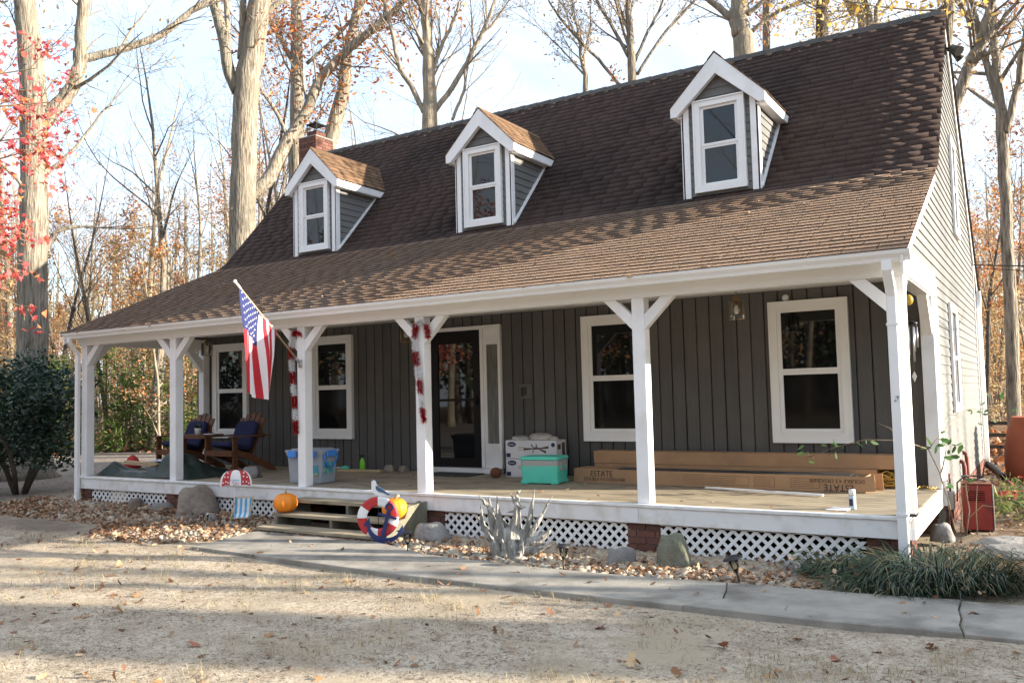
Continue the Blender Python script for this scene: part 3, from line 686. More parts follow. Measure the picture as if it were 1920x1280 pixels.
# ------------------------------------------------------------------ chimney
def build_chimney():
    x0, x1, y0, y1, zt = -13.34, -12.80, 5.69, 6.25, 7.16
    c = MB(); c.box(x0+.012, x1-.012, y0+.012, y1-.012, -.47, zt); ch = c.build('chimney', 'mortar', house)
    bm = MB(); bm.box(-.5, .5, -.5, .5, -.5, .5, bev=.03); bme = bm.mesh('brick', 'brick')
    for r in range(22):
        z = zt-.07-r*.071
        for ax in (0, 1):
            x = (x0 if ax == 0 else y0) - (.105 if (r+ax) % 2 else 0); e = x1 if ax == 0 else y1; s = x0 if ax == 0 else y0
            while x < e-.02:
                a, b_ = max(x, s), min(x+.198, e)
                if b_-a > .03:
                    if ax == 0: put('brick', bme, ch, ((a+b_)/2, y0+.012, z+.03), (0, 0, 0), (b_-a, .03, .06))
                    else: put('brick', bme, ch, (x1-.012, (a+b_)/2, z+.03), (0, 0, 0), (.03, b_-a, .06))
                x += .208
    c = MB(); c.box(x0-.01, x1+.01, y0-.01, y1+.01, zt, zt+.035, bev=.01); c.build('crown', 'mortar', ch)
    xm, ym = (x0+x1)/2+.02, (y0+y1)/2
    c = MB(); c.box(xm-.15, xm+.15, ym-.15, ym+.15, zt+.035, zt+.17); c.build('flue', 'brick', ch)
    c = MB(); w = .15; z0, z1 = zt+.17, zt+.35
    for sx in (-1, 1):
        for sy in (-1, 1): c.box(xm+sx*w-.008, xm+sx*w+.008, ym+sy*w-.008, ym+sy*w+.008, z0, z1)
    for zz in (z0, z1-.012):
        for k in range(4):
            a = [(-w, -w), (w, -w), (w, w), (-w, w)]; p, q = a[k], a[(k+1) % 4]; bar(c, (xm+p[0], ym+p[1], zz+.006), (xm+q[0], ym+q[1], zz+.006), .012, .012)
    for k in range(1, 8):
        t = -w+2*w*k/8
        for s in (-1, 1): bar(c, (xm+t, ym+s*w, z0), (xm+t, ym+s*w, z1), .004, .004, (1, 0, 0)); bar(c, (xm+s*w, ym+t, z0), (xm+s*w, ym+t, z1), .004, .004, (1, 0, 0))
    c.rings([[(xm-.175, ym-.175, z1), (xm+.175, ym-.175, z1), (xm+.175, ym+.175, z1), (xm-.175, ym+.175, z1)], [(xm-.175, ym-.175, z1+.012), (xm+.175, ym-.175, z1+.012), (xm+.175, ym+.175, z1+.012), (xm-.175, ym+.175, z1+.012)], [(xm-.03, ym-.03, z1+.04), (xm+.03, ym-.03, z1+.04), (xm+.03, ym+.03, z1+.04), (xm-.03, ym+.03, z1+.04)]])
    c.build('chimney_cap', 'black_metal', ch)
build_chimney()

# ------------------------------------------------------------------ wooden steps
def build_steps():
    x0, x1 = -7.38, -5.45
    t = thing('porch_steps', 'weathered wooden steps with three open treads leading up to the porch', 'steps')
    for y, z in ((-.345, -.118), (-.635, -.258), (-.925, -.385)):
        for k in range(2):
            box_part('tread', 'old_wood', t, x0+R.uniform(-.03, .01), x1+R.uniform(.0, .03), y+k*.142, y+k*.142+.137, z-.038, z+R.uniform(-.003, .003), bev=.005)
    prof = [(-.05, -.158), (-.345, -.158), (-.345, -.298), (-.635, -.298), (-.635, -.425), (-.925, -.425), (-.925, -.50), (-.05, -.50)]
    for x in (x0+.03, (x0+x1)/2, ): 
        b = MB(); b.prism(prof, 'x', x, x+.04); b.build('stringer', 'green_wood', t)
    prof = [(-.048, -.09), (-.40, -.11), (-.47, -.24), (-.66, -.26), (-.78, -.36), (-.86, -.50), (-.048, -.50)]
    b = MB(); b.prism(prof, 'x', x1+.032, x1+.072); b.build('stringer', 'green_wood', t)
    b = MB(); b.prism(prof[:1]+[(-.345, -.158), (-.635, -.298), (-.925, -.425), (-.925, -.5), (-.048, -.5)], 'x', x1-.06, x1-.02); b.build('stringer', 'green_wood', t)
build_steps()
# ------------------------------------------------------------------ trees
pmat('bark_pale', (.335, .29, .23), (.095, .08, .064), scale=20, rough=.95, bump=2.6, bscale=26, stretch=(1, 1, .12), rnd=.3, spec=.1, c3=(.21, .19, .15), s3=.9, contrast=(.42, .66))
pmat('bark_dark', (.13, .105, .085), (.07, .058, .048), scale=9, rough=.95, bump=1.6, bscale=22, stretch=(1, 1, .22), rnd=.3, spec=.1)
pmat('bark_grey', (.33, .28, .21), (.16, .135, .105), scale=11, rough=.95, bump=1.5, bscale=18, stretch=(1, 1, .2), rnd=.5, spec=.1, c3=(.17, .15, .12), s3=1.5)
pmat('twig', (.29, .235, .17), (.18, .145, .105), scale=3, rough=.95, rnd=.3, spec=.1)
pmat('leaf', (.2, .1, .05), rough=.6, col=True, rnd=.2, trans=.45, spec=.3)
pmat('leaf_dry', (.2, .1, .05), rough=.75, col=True, rnd=.25, trans=.12, spec=.25)
pmat('leaf_glossy', (.02, .04, .02), rough=.4, col=True, trans=.15, spec=.5)

def leaf_cloud(name, pts, size, pal, mat, parent, rng, shape='oval', flat=.5, kind=None):
    """many small leaf faces at pts; each leaf is a bent six-sided blade"""
    n = len(pts)
    if n == 0: return None
    if shape == 'maple': L = np.array([(0, 0), (.30, .10), (.22, .25), (.55, .45), (.20, .52), (0, 1.), (-.20, .52), (-.55, .45), (-.22, .25), (-.30, .10)])
    elif shape == 'oak': L = np.array([(0, 0), (.10, .15), (.28, .22), (.14, .38), (.34, .55), (.16, .68), (.18, .88), (0, 1.), (-.18, .88), (-.16, .68), (-.34, .55), (-.14, .38), (-.28, .22), (-.10, .15)])
    elif shape == 'needle': L = np.array([(0, 0), (.11, .35), (.07, .8), (0, 1), (-.07, .8), (-.11, .35)])
    else: L = np.array([(0, 0), (.22, .3), (.18, .7), (0, 1), (-.18, .7), (-.22, .3)])
    k = len(L); h = k//2
    g = np.random.RandomState(rng.randrange(1 << 30))
    sc = size*g.uniform(.65, 1.25, n)
    th = g.uniform(0, 2*PI, n); tilt = g.normal(0, flat, n); roll = g.normal(0, flat, n)
    x = L[:, 0][None]*sc[:, None]; y = L[:, 1][None]*sc[:, None]; z = -np.abs(L[:, 0])[None]*sc[:, None]*g.uniform(-.3, .9, n)[:, None] + (L[:, 1]**2)[None]*sc[:, None]*g.uniform(-.35, .2, n)[:, None]
    ct, st = np.cos(tilt)[:, None], np.sin(tilt)[:, None]; y, z = y*ct - z*st, y*st + z*ct
    cr, sr = np.cos(roll)[:, None], np.sin(roll)[:, None]; x, z = x*cr - z*sr, x*sr + z*cr
    cy, sy = np.cos(th)[:, None], np.sin(th)[:, None]; x, y = x*cy - y*sy, x*sy + y*cy
    P = np.asarray(pts); V = np.stack([x+P[:, :1], y+P[:, 1:2], z+P[:, 2:3]], 2).reshape(-1, 3)
    tri = []
    for i in range(h):           # halves as fans of quads across the midrib
        pass
    q = []
    for i in range(h):
        a, b, c, d = i, i+1, (k-i-1) % k, (k-i) % k
        if i == 0: q.append((0, 1, k-1, k-1))
        elif i+1 == h and False: pass
        else:
            b2 = i+1; c2 = k-i-1
            if b2 == c2: q.append((i, b2, k-i, k-i))
            else: q.append((i, b2, c2, k-i))
    T = []
    for a in q:
        T.append(a[:3])
        if a[3] != a[2]: T.append((a[0], a[2], a[3]))
    T = np.array(T); F = (T[None]+k*np.arange(n)[:, None, None]).reshape(-1, 3)
    pal = np.array(pal); c = pal[g.randint(0, len(pal), n)]*g.uniform(.7, 1.3, (n, 1)); c = np.repeat(np.clip(c, 0, 1), k, 0)
    me = mesh_np(name, V, F, mat, col=c)
    if parent is False: return me
    o = put(name, me, parent)
    if kind: o['kind'] = kind
    return o

PAL = dict(red=[(.62, .13, .11), (.68, .20, .15), (.50, .07, .08), (.68, .28, .13), (.60, .16, .16)], orange=[(.52, .20, .06), (.45, .15, .05), (.60, .28, .09), (.36, .11, .05)],
           brown=[(.24, .11, .055), (.30, .15, .08), (.19, .085, .045), (.34, .20, .11)], yellow=[(.62, .42, .07), (.58, .36, .08), (.52, .38, .12)], tan=[(.42, .29, .15), (.36, .22, .11), (.46, .35, .20)],
           hemlock=[(.10, .16, .035), (.14, .21, .045), (.07, .12, .03), (.19, .25, .06)], holly=[(.018, .045, .026), (.026, .06, .034), (.014, .034, .022), (.035, .075, .045)],
           litter=[(.30, .16, .085), (.24, .12, .065), (.36, .22, .13), (.19, .095, .055), (.42, .29, .18)])

def grow(tb, wb, tips, p, d, length, r, lev, rng, P):
    n = max(3, min(7, int(length/P.get('seg', .55)))); pts = [p.copy()]; rad = [r]; d = d.normalized()
    for i in range(n):
        w = P['wob'] * (1 if lev else .4)
        d = (d + Vector((rng.gauss(0, w), rng.gauss(0, w), rng.gauss(0, w)+P['up']))).normalized()
        p = p + d*(length/n); pts.append(p.copy()); rad.append(max(P['rmin'], r*(1-(i+1)/n*.82)))
    (tb if r > P['split'] else wb).tube(pts, rad, 8 if r > .1 else 5 if r > .035 else 3, cap=False)
    branch_along(tb, wb, tips, pts, rad, length, lev, rng, P)
def branch_along(tb, wb, tips, pts, rad, length, lev, rng, P, t0=None, num=None):
    n = len(pts)-1
    if lev >= P['levels']:
        for q in pts[1:]: tips.append(q.copy())
        return
    k = num if num is not None else P['kids'][lev]; t0 = P['t0'][lev] if t0 is None else t0
    for j in range(k):
        t = t0 + (1-t0)*(j+rng.random()*.9)/k; t = min(t, .99); i = int(t*n); f = t*n-i
        q = pts[i].lerp(pts[i+1], f); dd = (pts[i+1]-pts[i]).normalized(); r = rad[i]+(rad[i+1]-rad[i])*f
        ax = dd.orthogonal().normalized(); ax.rotate(Matrix.Rotation(rng.uniform(0, 2*PI), 3, dd)); a = math.radians(rng.uniform(*P['ang']))
        nd = dd*math.cos(a) + ax*math.sin(a)
        L = length*rng.uniform(.38, .62)*(1-.45*(t-t0)/(1.001-t0)); grow(tb, wb, tips, q, nd, L, max(P['rmin'], min(r*rng.uniform(.4, .65), L*.021)), lev+1, rng, P)
BASE = dict(wob=.12, up=.05, rmin=.006, split=.045, levels=3, kids=(9, 5, 4), t0=(.35, .25, .2), ang=(28, 58))

def tree_meshes(seed, h, r, pal=None, dens=0, lsize=.10, bark='bark_grey', **kw):
    rng = random.Random(seed); P = dict(BASE); P.update(kw); tb, wb, tips = MB(), MB(), []
    p = Vector((0, 0, -.1)); n = 9; pts = [p.copy()]; rad = [r*1.5]; d = Vector((rng.gauss(0, .03), rng.gauss(0, .03), 1))
    for i in range(n):
        d = (d+Vector((rng.gauss(0, .05), rng.gauss(0, .05), .12))).normalized(); p = p+d*(h/n); pts.append(p.copy()); rad.append(max(.012, r*(1-((i+1)/n)**1.25*.93)))
    pts.insert(1, pts[0].lerp(pts[1], .3)); rad.insert(1, r*1.08)
    tb.tube(pts, rad, 9, cap=True); branch_along(tb, wb, tips, pts, rad, h*.62, 0, rng, P)
    out = [('trunk', tb.mesh('trunk', bark)), ('branches', wb.mesh('branches', 'twig'))]
    if pal and dens:
        lp = []
        for q in tips:
            for _ in range(dens if dens >= 1 else (1 if rng.random() < dens else 0)): lp.append(tuple(q+Vector((rng.gauss(0, .16), rng.gauss(0, .16), rng.gauss(0, .14)))))
        out.append(('leaves', leaf_cloud('leaves', lp, lsize, pal, 'leaf', False, rng, 'oval', .9)))
    return out
def tree_from(meshes, name, label, loc, rotz, scale, group=None):
    t = thing(name, label, 'tree', loc, rotz, group); t.scale = (scale,)*3 if not hasattr(scale, '__len__') else scale
    for nm, me in meshes:
        if me: 
            o = put(nm, me, t)
            if nm in ('branches', 'leaves'): o['kind'] = 'stuff'
    return t
HERO = {'arch': [([(-0.31, 8.59, 4.19), (-0.19, 8.6, 6.89), (-0.09, 8.6, 7.75), (-0.01, 8.61, 8.22)], [0.13, 0.12, 0.1, 0.08]), ([(-0.08, 8.6, 7.77), (-0.17, 8.6, 7.92), (-0.24, 8.59, 7.88)], [0.05, 0.04, 0.03])], 'fork': [([(-4.09, 24.24, 6.94), (-3.89, 24.27, 14.05), (-4.18, 24.23, 14.7), (-4.37, 24.19, 15.24), (-4.55, 24.16, 16.48)], [0.2, 0.17, 0.14, 0.12, 0.05]), ([(-3.83, 24.28, 13.93), (-3.82, 24.28, 14.73), (-3.92, 24.27, 15.74)], [0.07, 0.06, 0.03]), ([(-3.73, 24.3, 9.22), (-3.64, 24.31, 14.09), (-3.78, 24.29, 15.01), (-3.85, 24.28, 16.12)], [0.15, 0.12, 0.09, 0.04]), ([(-3.55, 24.32, 9.19), (-3.45, 24.33, 14.15), (-3.28, 24.36, 15.01), (-3.14, 24.38, 16.16)], [0.12, 0.09, 0.08, 0.03])], 'ivy': [([(-4.54, 19.08, 6.18), (-4.32, 19.12, 12.06), (-4.27, 19.13, 13.25), (-4.19, 19.15, 15.3)], [0.22, 0.19, 0.17, 0.08])], 'lean': [([(-19.41, 9.28, 6.53), (-18.94, 9.81, 7.87), (-18.5, 10.29, 9.21), (-18.13, 10.66, 10.03), (-17.8, 10.99, 11.16), (-17.19, 11.56, 12.15), (-16.69, 12.01, 12.76), (-16.04, 12.56, 13.53), (-15.36, 13.1, 14.43)], [0.3, 0.28, 0.26, 0.24, 0.21, 0.19, 0.17, 0.14, 0.07]), ([(-18.5, 10.29, 9.21), (-18.77, 10.0, 10.14), (-19.05, 9.69, 10.79), (-19.15, 9.57, 11.53)], [0.1, 0.08, 0.06, 0.03]), ([(-18.44, 10.34, 9.28), (-17.99, 10.81, 9.65), (-17.81, 10.98, 10.14)], [0.07, 0.05, 0.03])], 'leaner': [([(-0.79, 10.55, 4.37), (-0.48, 10.58, 5.95), (-0.09, 10.61, 7.02), (0.17, 10.62, 7.62), (0.33, 10.63, 8.01), (0.46, 10.63, 8.36), (0.6, 10.63, 8.75), (0.76, 10.64, 9.35)], [0.16, 0.14, 0.12, 0.1, 0.085, 0.08, 0.07, 0.04]), ([(0.1, 10.62, 7.47), (0.42, 10.63, 7.92), (0.61, 10.64, 8.11), (0.8, 10.64, 8.33), (0.99, 10.64, 8.54)], [0.1, 0.07, 0.06, 0.04, 0.03]), ([(0.06, 10.62, 7.37), (0.31, 10.63, 7.57), (0.63, 10.64, 7.65)], [0.07, 0.06, 0.03])], 'oak': [([(-18.81, 2.47, -0.42), (-18.79, 2.5, 0.09), (-18.77, 2.54, 0.94), (-18.75, 2.57, 2.53), (-18.75, 2.58, 4.39), (-18.74, 2.58, 6.52), (-18.76, 2.55, 8.42), (-18.82, 2.44, 9.94), (-18.86, 2.37, 10.69), (-18.9, 2.29, 11.83), (-18.95, 2.2, 13.75)], [0.75, 0.48, 0.36, 0.33, 0.31, 0.3, 0.29, 0.25, 0.23, 0.2, 0.1]), ([(-18.74, 2.59, 7.54), (-18.6, 2.84, 8.02), (-18.43, 3.13, 8.45), (-18.32, 3.32, 8.94), (-18.27, 3.4, 9.45), (-18.26, 3.41, 10.14), (-18.23, 3.47, 10.95), (-18.21, 3.5, 12.02), (-18.16, 3.57, 13.65)], [0.2, 0.19, 0.17, 0.16, 0.15, 0.13, 0.14, 0.1, 0.05]), ([(-18.27, 3.4, 9.45), (-18.09, 3.69, 9.6), (-17.77, 4.18, 9.86), (-17.36, 4.78, 10.24), (-17.07, 5.18, 10.67), (-16.84, 5.48, 11.07), (-16.52, 5.88, 11.49), (-16.1, 6.38, 12.07)], [0.11, 0.1, 0.09, 0.085, 0.08, 0.07, 0.06, 0.03]), ([(-18.74, 2.58, 4.14), (-18.54, 2.94, 5.17), (-18.26, 3.41, 5.4), (-17.99, 3.85, 5.4)], [0.08, 0.05, 0.04, 0.02]), ([(-18.66, 2.74, 6.54), (-18.38, 3.21, 7.11), (-18.15, 3.6, 7.81), (-17.9, 3.99, 8.52)], [0.05, 0.04, 0.03, 0.02])], 'rear': [([(-19.78, 11.84, 5.9), (-19.76, 11.86, 8.59), (-19.75, 11.87, 10.94), (-19.72, 11.9, 12.77), (-19.74, 11.88, 14.24), (-19.67, 11.95, 15.73), (-19.59, 12.03, 17.99)], [0.28, 0.27, 0.22, 0.2, 0.17, 0.13, 0.05]), ([(-19.74, 11.88, 12.22), (-20.04, 11.56, 13.1), (-20.28, 11.31, 13.62), (-20.39, 11.19, 14.15)], [0.09, 0.08, 0.06, 0.03]), ([(-19.22, 12.4, 8.62), (-18.82, 12.78, 10.64), (-18.62, 12.97, 11.76), (-18.57, 13.01, 12.69), (-18.34, 13.23, 14.01), (-18.12, 13.42, 15.52)], [0.28, 0.25, 0.22, 0.19, 0.16, 0.08]), ([(-19.5, 12.12, 12.43), (-18.67, 12.92, 13.61), (-18.13, 13.41, 14.58), (-17.85, 13.65, 15.35)], [0.06, 0.06, 0.05, 0.02])], 'rightpair': [([(0.4, 12.63, -0.89), (0.49, 12.63, 2.93), (0.54, 12.63, 5.57), (0.51, 12.63, 7.32), (0.49, 12.63, 8.38), (0.5, 12.63, 9.45), (0.47, 12.63, 10.89)], [0.15, 0.125, 0.115, 0.1, 0.085, 0.07, 0.04]), ([(0.59, 12.64, 6.49), (0.84, 12.64, 7.37), (1.01, 12.64, 8.26), (1.18, 12.64, 9.26)], [0.08, 0.07, 0.06, 0.04]), ([(0.55, 12.63, 6.96), (0.32, 12.63, 8.06), (0.21, 12.62, 8.92), (0.05, 12.62, 9.68)], [0.09, 0.07, 0.06, 0.03])], 'slim': [([(-10.93, 19.15, 7.0), (-10.79, 19.21, 12.14), (-10.8, 19.21, 13.49), (-10.82, 19.2, 15.04), (-10.82, 19.2, 16.8)], [0.17, 0.16, 0.13, 0.1, 0.04]), ([(-10.85, 19.19, 12.91), (-11.33, 18.97, 14.02), (-11.82, 18.75, 15.04), (-12.13, 18.6, 16.14)], [0.07, 0.06, 0.05, 0.02]), ([(-10.68, 19.26, 12.8), (-10.22, 19.45, 13.82), (-9.76, 19.63, 14.73), (-9.56, 19.71, 15.67)], [0.06, 0.05, 0.04, 0.02]), ([(-10.61, 19.29, 12.31), (-9.8, 19.62, 13.58), (-8.9, 19.95, 14.53), (-8.19, 20.19, 15.19)], [0.06, 0.05, 0.05, 0.02]), ([(-11.06, 19.1, 11.77), (-11.88, 18.72, 13.0), (-12.45, 18.44, 13.72), (-13.18, 18.06, 14.84), (-13.5, 17.89, 15.65)], [0.06, 0.055, 0.05, 0.04, 0.02]), ([(-10.86, 19.18, 13.88), (-11.14, 19.06, 14.88), (-11.28, 19.0, 15.87)], [0.05, 0.04, 0.02])], 'slim2': [([(-12.38, 18.48, 7.08), (-12.28, 18.53, 11.96), (-12.36, 18.49, 12.84), (-12.45, 18.44, 13.82), (-12.59, 18.37, 14.81)], [0.1, 0.09, 0.07, 0.05, 0.02]), ([(-12.32, 18.51, 12.45), (-12.89, 18.22, 13.26), (-13.38, 17.95, 13.88)], [0.04, 0.03, 0.02]), ([(-12.35, 18.49, 13.03), (-12.11, 18.61, 13.99), (-12.03, 18.65, 14.96)], [0.035, 0.03, 0.015])], 'stout': [([(-5.94, 15.65, 5.82), (-5.8, 15.69, 10.68), (-5.87, 15.67, 11.39), (-5.91, 15.66, 11.87), (-5.84, 15.68, 12.33), (-5.76, 15.7, 13.59), (-5.6, 15.74, 15.79)], [0.34, 0.3, 0.27, 0.26, 0.25, 0.2, 0.08]), ([(-6.03, 15.62, 11.76), (-6.53, 15.47, 12.31), (-6.94, 15.33, 12.69), (-7.5, 15.14, 13.22)], [0.12, 0.09, 0.08, 0.04]), ([(-5.59, 15.75, 11.35), (-5.12, 15.87, 11.67), (-4.55, 16.01, 11.93), (-3.99, 16.13, 12.09)], [0.07, 0.055, 0.05, 0.03]), ([(-5.68, 15.72, 11.87), (-5.39, 15.8, 12.07), (-4.95, 15.91, 12.5)], [0.08, 0.07, 0.03])], 'thin_ridge': [([(-6.13, 18.71, 6.33), (-5.95, 18.76, 11.98), (-5.9, 18.77, 13.55), (-5.86, 18.78, 15.3)], [0.14, 0.12, 0.11, 0.05])], 'twin': [([(-17.55, 7.6, 2.79), (-17.54, 7.62, 5.29), (-17.49, 7.68, 7.82), (-17.44, 7.74, 9.87), (-17.31, 7.88, 11.03), (-17.19, 8.02, 12.43), (-17.1, 8.11, 14.31), (-17.05, 8.18, 16.36)], [0.42, 0.4, 0.39, 0.38, 0.36, 0.33, 0.24, 0.1]), ([(-17.6, 7.56, 9.77), (-17.75, 7.38, 10.35), (-17.85, 7.25, 11.4), (-17.99, 7.08, 12.13), (-18.12, 6.92, 12.86), (-18.34, 6.65, 14.02)], [0.19, 0.18, 0.17, 0.16, 0.13, 0.06]), ([(-17.77, 7.34, 10.65), (-17.75, 7.38, 11.42), (-17.78, 7.34, 12.32), (-17.8, 7.32, 13.24)], [0.1, 0.09, 0.08, 0.04]), ([(-17.53, 7.63, 10.69), (-17.5, 7.67, 11.46), (-17.49, 7.68, 12.23), (-17.35, 7.84, 13.48)], [0.12, 0.1, 0.1, 0.05]), ([(-17.12, 8.1, 11.98), (-16.67, 8.58, 12.66), (-16.14, 9.12, 13.51)], [0.1, 0.08, 0.04])], 'vase': [([(-14.66, 12.37, 5.75), (-14.61, 12.41, 9.39), (-14.59, 12.42, 10.56), (-14.61, 12.41, 11.74), (-14.66, 12.37, 12.75), (-14.67, 12.36, 13.77), (-14.7, 12.34, 15.48)], [0.26, 0.24, 0.2, 0.17, 0.14, 0.12, 0.05]), ([(-14.74, 12.31, 9.89), (-14.99, 12.12, 10.56), (-15.28, 11.89, 11.22), (-15.48, 11.73, 12.39), (-15.65, 11.58, 13.39), (-15.89, 11.38, 14.73)], [0.09, 0.08, 0.07, 0.06, 0.05, 0.02]), ([(-14.58, 12.43, 9.73), (-14.0, 12.85, 10.73), (-13.58, 13.14, 11.57), (-13.22, 13.38, 12.42), (-12.93, 13.57, 13.26), (-12.7, 13.72, 14.28)], [0.09, 0.08, 0.07, 0.06, 0.05, 0.02]), ([(-14.05, 12.82, 9.64), (-13.91, 12.92, 10.06), (-13.71, 13.06, 10.73), (-13.68, 13.08, 11.41), (-13.3, 13.34, 12.25), (-12.87, 13.61, 12.75), (-12.43, 13.89, 13.59)], [0.05, 0.05, 0.045, 0.04, 0.04, 0.03, 0.02]), ([(-14.62, 12.4, 11.4), (-14.84, 12.23, 12.24), (-15.02, 12.09, 13.08), (-15.14, 12.0, 14.1)], [0.06, 0.05, 0.04, 0.02]), ([(-14.59, 12.43, 10.9), (-14.32, 12.63, 11.91), (-13.97, 12.88, 12.76), (-13.68, 13.08, 13.95)], [0.08, 0.06, 0.05, 0.02])]}
def hero(key, name, label, bark, seed, rs=1., pal=None, dens=0, twigs=10, lsize=.12, spread=.25, lim=None, flare=None, **kw):
    rng = random.Random(seed); P = dict(BASE); P.update(dict(levels=3, kids=(8, 7, 5), rmin=.006)); P.update(kw)
    tb, wb, tips = MB(), MB(), []; base = None
    for li, (pts, rad) in enumerate(HERO[key]):
        pts = [Vector(p) for p in pts]; rad = [q*rs for q in rad]
        if li == 0:
            p0 = pts[0].copy()
            if p0.z > GZ+.1:
                b0 = Vector((p0.x+(p0.x-pts[1].x)*.1, p0.y, GZ-.1)); pts.insert(0, b0); rad.insert(0, rad[0]*1.25)
            base = Vector((pts[0].x, pts[0].y, GZ))
        # smooth the path
        fine = []; fr = []
        for i in range(len(pts)-1):
            a = pts[max(i-1, 0)]; b_, c = pts[i], pts[i+1]; d = pts[min(i+2, len(pts)-1)]; m = 4
            for k in range(m):
                t = k/m; q = .5*((2*b_)+(c-a)*t+(2*a-5*b_+4*c-d)*t*t+(3*b_-a-3*c+d)*t**3)
                q += Vector((rng.gauss(0, .012), rng.gauss(0, .012), 0)); fine.append(q-base); fr.append(rad[i]+(rad[i+1]-rad[i])*t)
        fine.append(pts[-1]-base); fr.append(rad[-1])
        tb.tube(fine, fr, 14 if li == 0 else 9, cap=True, jit=.05, rng=rng)
        for _ in range(2): grow(tb, wb, tips, fine[-1], (fine[-1]-fine[-3]).normalized()+Vector((rng.gauss(0, .3), rng.gauss(0, .3), .1)), rng.uniform(1.6, 2.8), fr[-1]*.85, 1, rng, P)
        L = sum((fine[i+1]-fine[i]).length for i in range(len(fine)-1))
        if lim and li == 0: fl = min(L, lim)
        else: fl = min(L, 6.)
        branch_along(tb, wb, tips, fine, fr, fl*.8, 0 if li == 0 else 1, rng, P, t0=(.45 if li == 0 else .25), num=(twigs if li == 0 else max(4, twigs*2//3)))
    t = thing(name, label, 'tree', base)
    tb.build('trunk', bark, t); o = wb.build('branches', 'twig', t); o['kind'] = 'stuff'
    if pal and dens:
        lp = []
        for q in tips:
            for _ in range(int(dens) + (1 if rng.random() < dens % 1 else 0)): lp.append(tuple(q+Vector((rng.gauss(0, spread), rng.gauss(0, spread), rng.gauss(0, spread)))))
        leaf_cloud('leaves', lp, lsize, PAL[pal], 'leaf', t, rng, 'oval', .9, 'stuff')
    return t
hero('oak', 'oak_tree', 'huge oak behind the dark evergreen bush, one limb curving over towards the house', 'bark_pale', 11, 1., 'tan', .15, 8, lim=5)
hero('twin', 'oak_tree', 'thick pale trunk splitting in two behind the leftmost dormer', 'bark_pale', 12, .9, 'brown', .4, 8, lim=5)
hero('lean', 'oak_tree', 'pale leaning tree rising diagonally behind the chimney', 'bark_pale', 13, .72, 'orange', .75, 12, lsize=.17, spread=.35, lim=6)
hero('rear', 'oak_tree', 'upright twin-stemmed tree with orange leaves directly behind the chimney', 'bark_pale', 14, 1., 'orange', .8, 12, lsize=.17, spread=.4, lim=6)
hero('vase', 'bare_tree', 'dark vase-shaped bare tree behind the ridge between the left and middle dormers', 'bark_grey', 15, 1., None, 0, 14, lim=6, up=.12, ang=(18, 40))
hero('slim', 'bare_tree', 'slender pale tree fanning out behind the ridge between the middle and right dormers', 'bark_pale', 16, 1., 'tan', .5, 14, lim=6, up=.1, ang=(20, 45))
hero('slim2', 'bare_tree', 'small thin tree just left of the slender fanning one behind the ridge', 'bark_grey', 17, 1., 'tan', .3, 10, lim=4, up=.1, ang=(20, 45))
hero('stout', 'oak_tree', 'stout grey trunk with a forked limb rising behind the right dormer', 'bark_grey', 18, 1., 'tan', .15, 7, lim=4)
hero('thin_ridge', 'bare_tree', 'thin trunk beside the stout grey one behind the ridge', 'bark_grey', 19, 1., 'orange', .8, 10, lim=4)
hero('ivy', 'oak_tree', 'straight trunk wrapped with vine leaves behind the ridge right of the dormers', 'bark_dark', 20, 1., 'yellow', .9, 10, lim=4)
hero('fork', 'yellow_leaf_tree', 'cluster of curved stems with yellow leaves behind the right end of the ridge', 'bark_grey', 21, 1., 'yellow', 1.6, 12, lim=5, spread=.4)
hero('leaner', 'bare_tree', 'pale leaning trunk behind the gable peak', 'bark_pale', 22, 1., 'tan', .3, 8, lim=5)
hero('arch', 'bare_tree', 'slim stem with a hooked branch right behind the gable peak', 'bark_pale', 23, 1., 'yellow', .5, 6, lim=3)
hero('rightpair', 'bare_tree', 'tall pale forked trunk beyond the terracotta barrel', 'bark_pale', 24, 1., 'orange', .4, 12, lim=6)

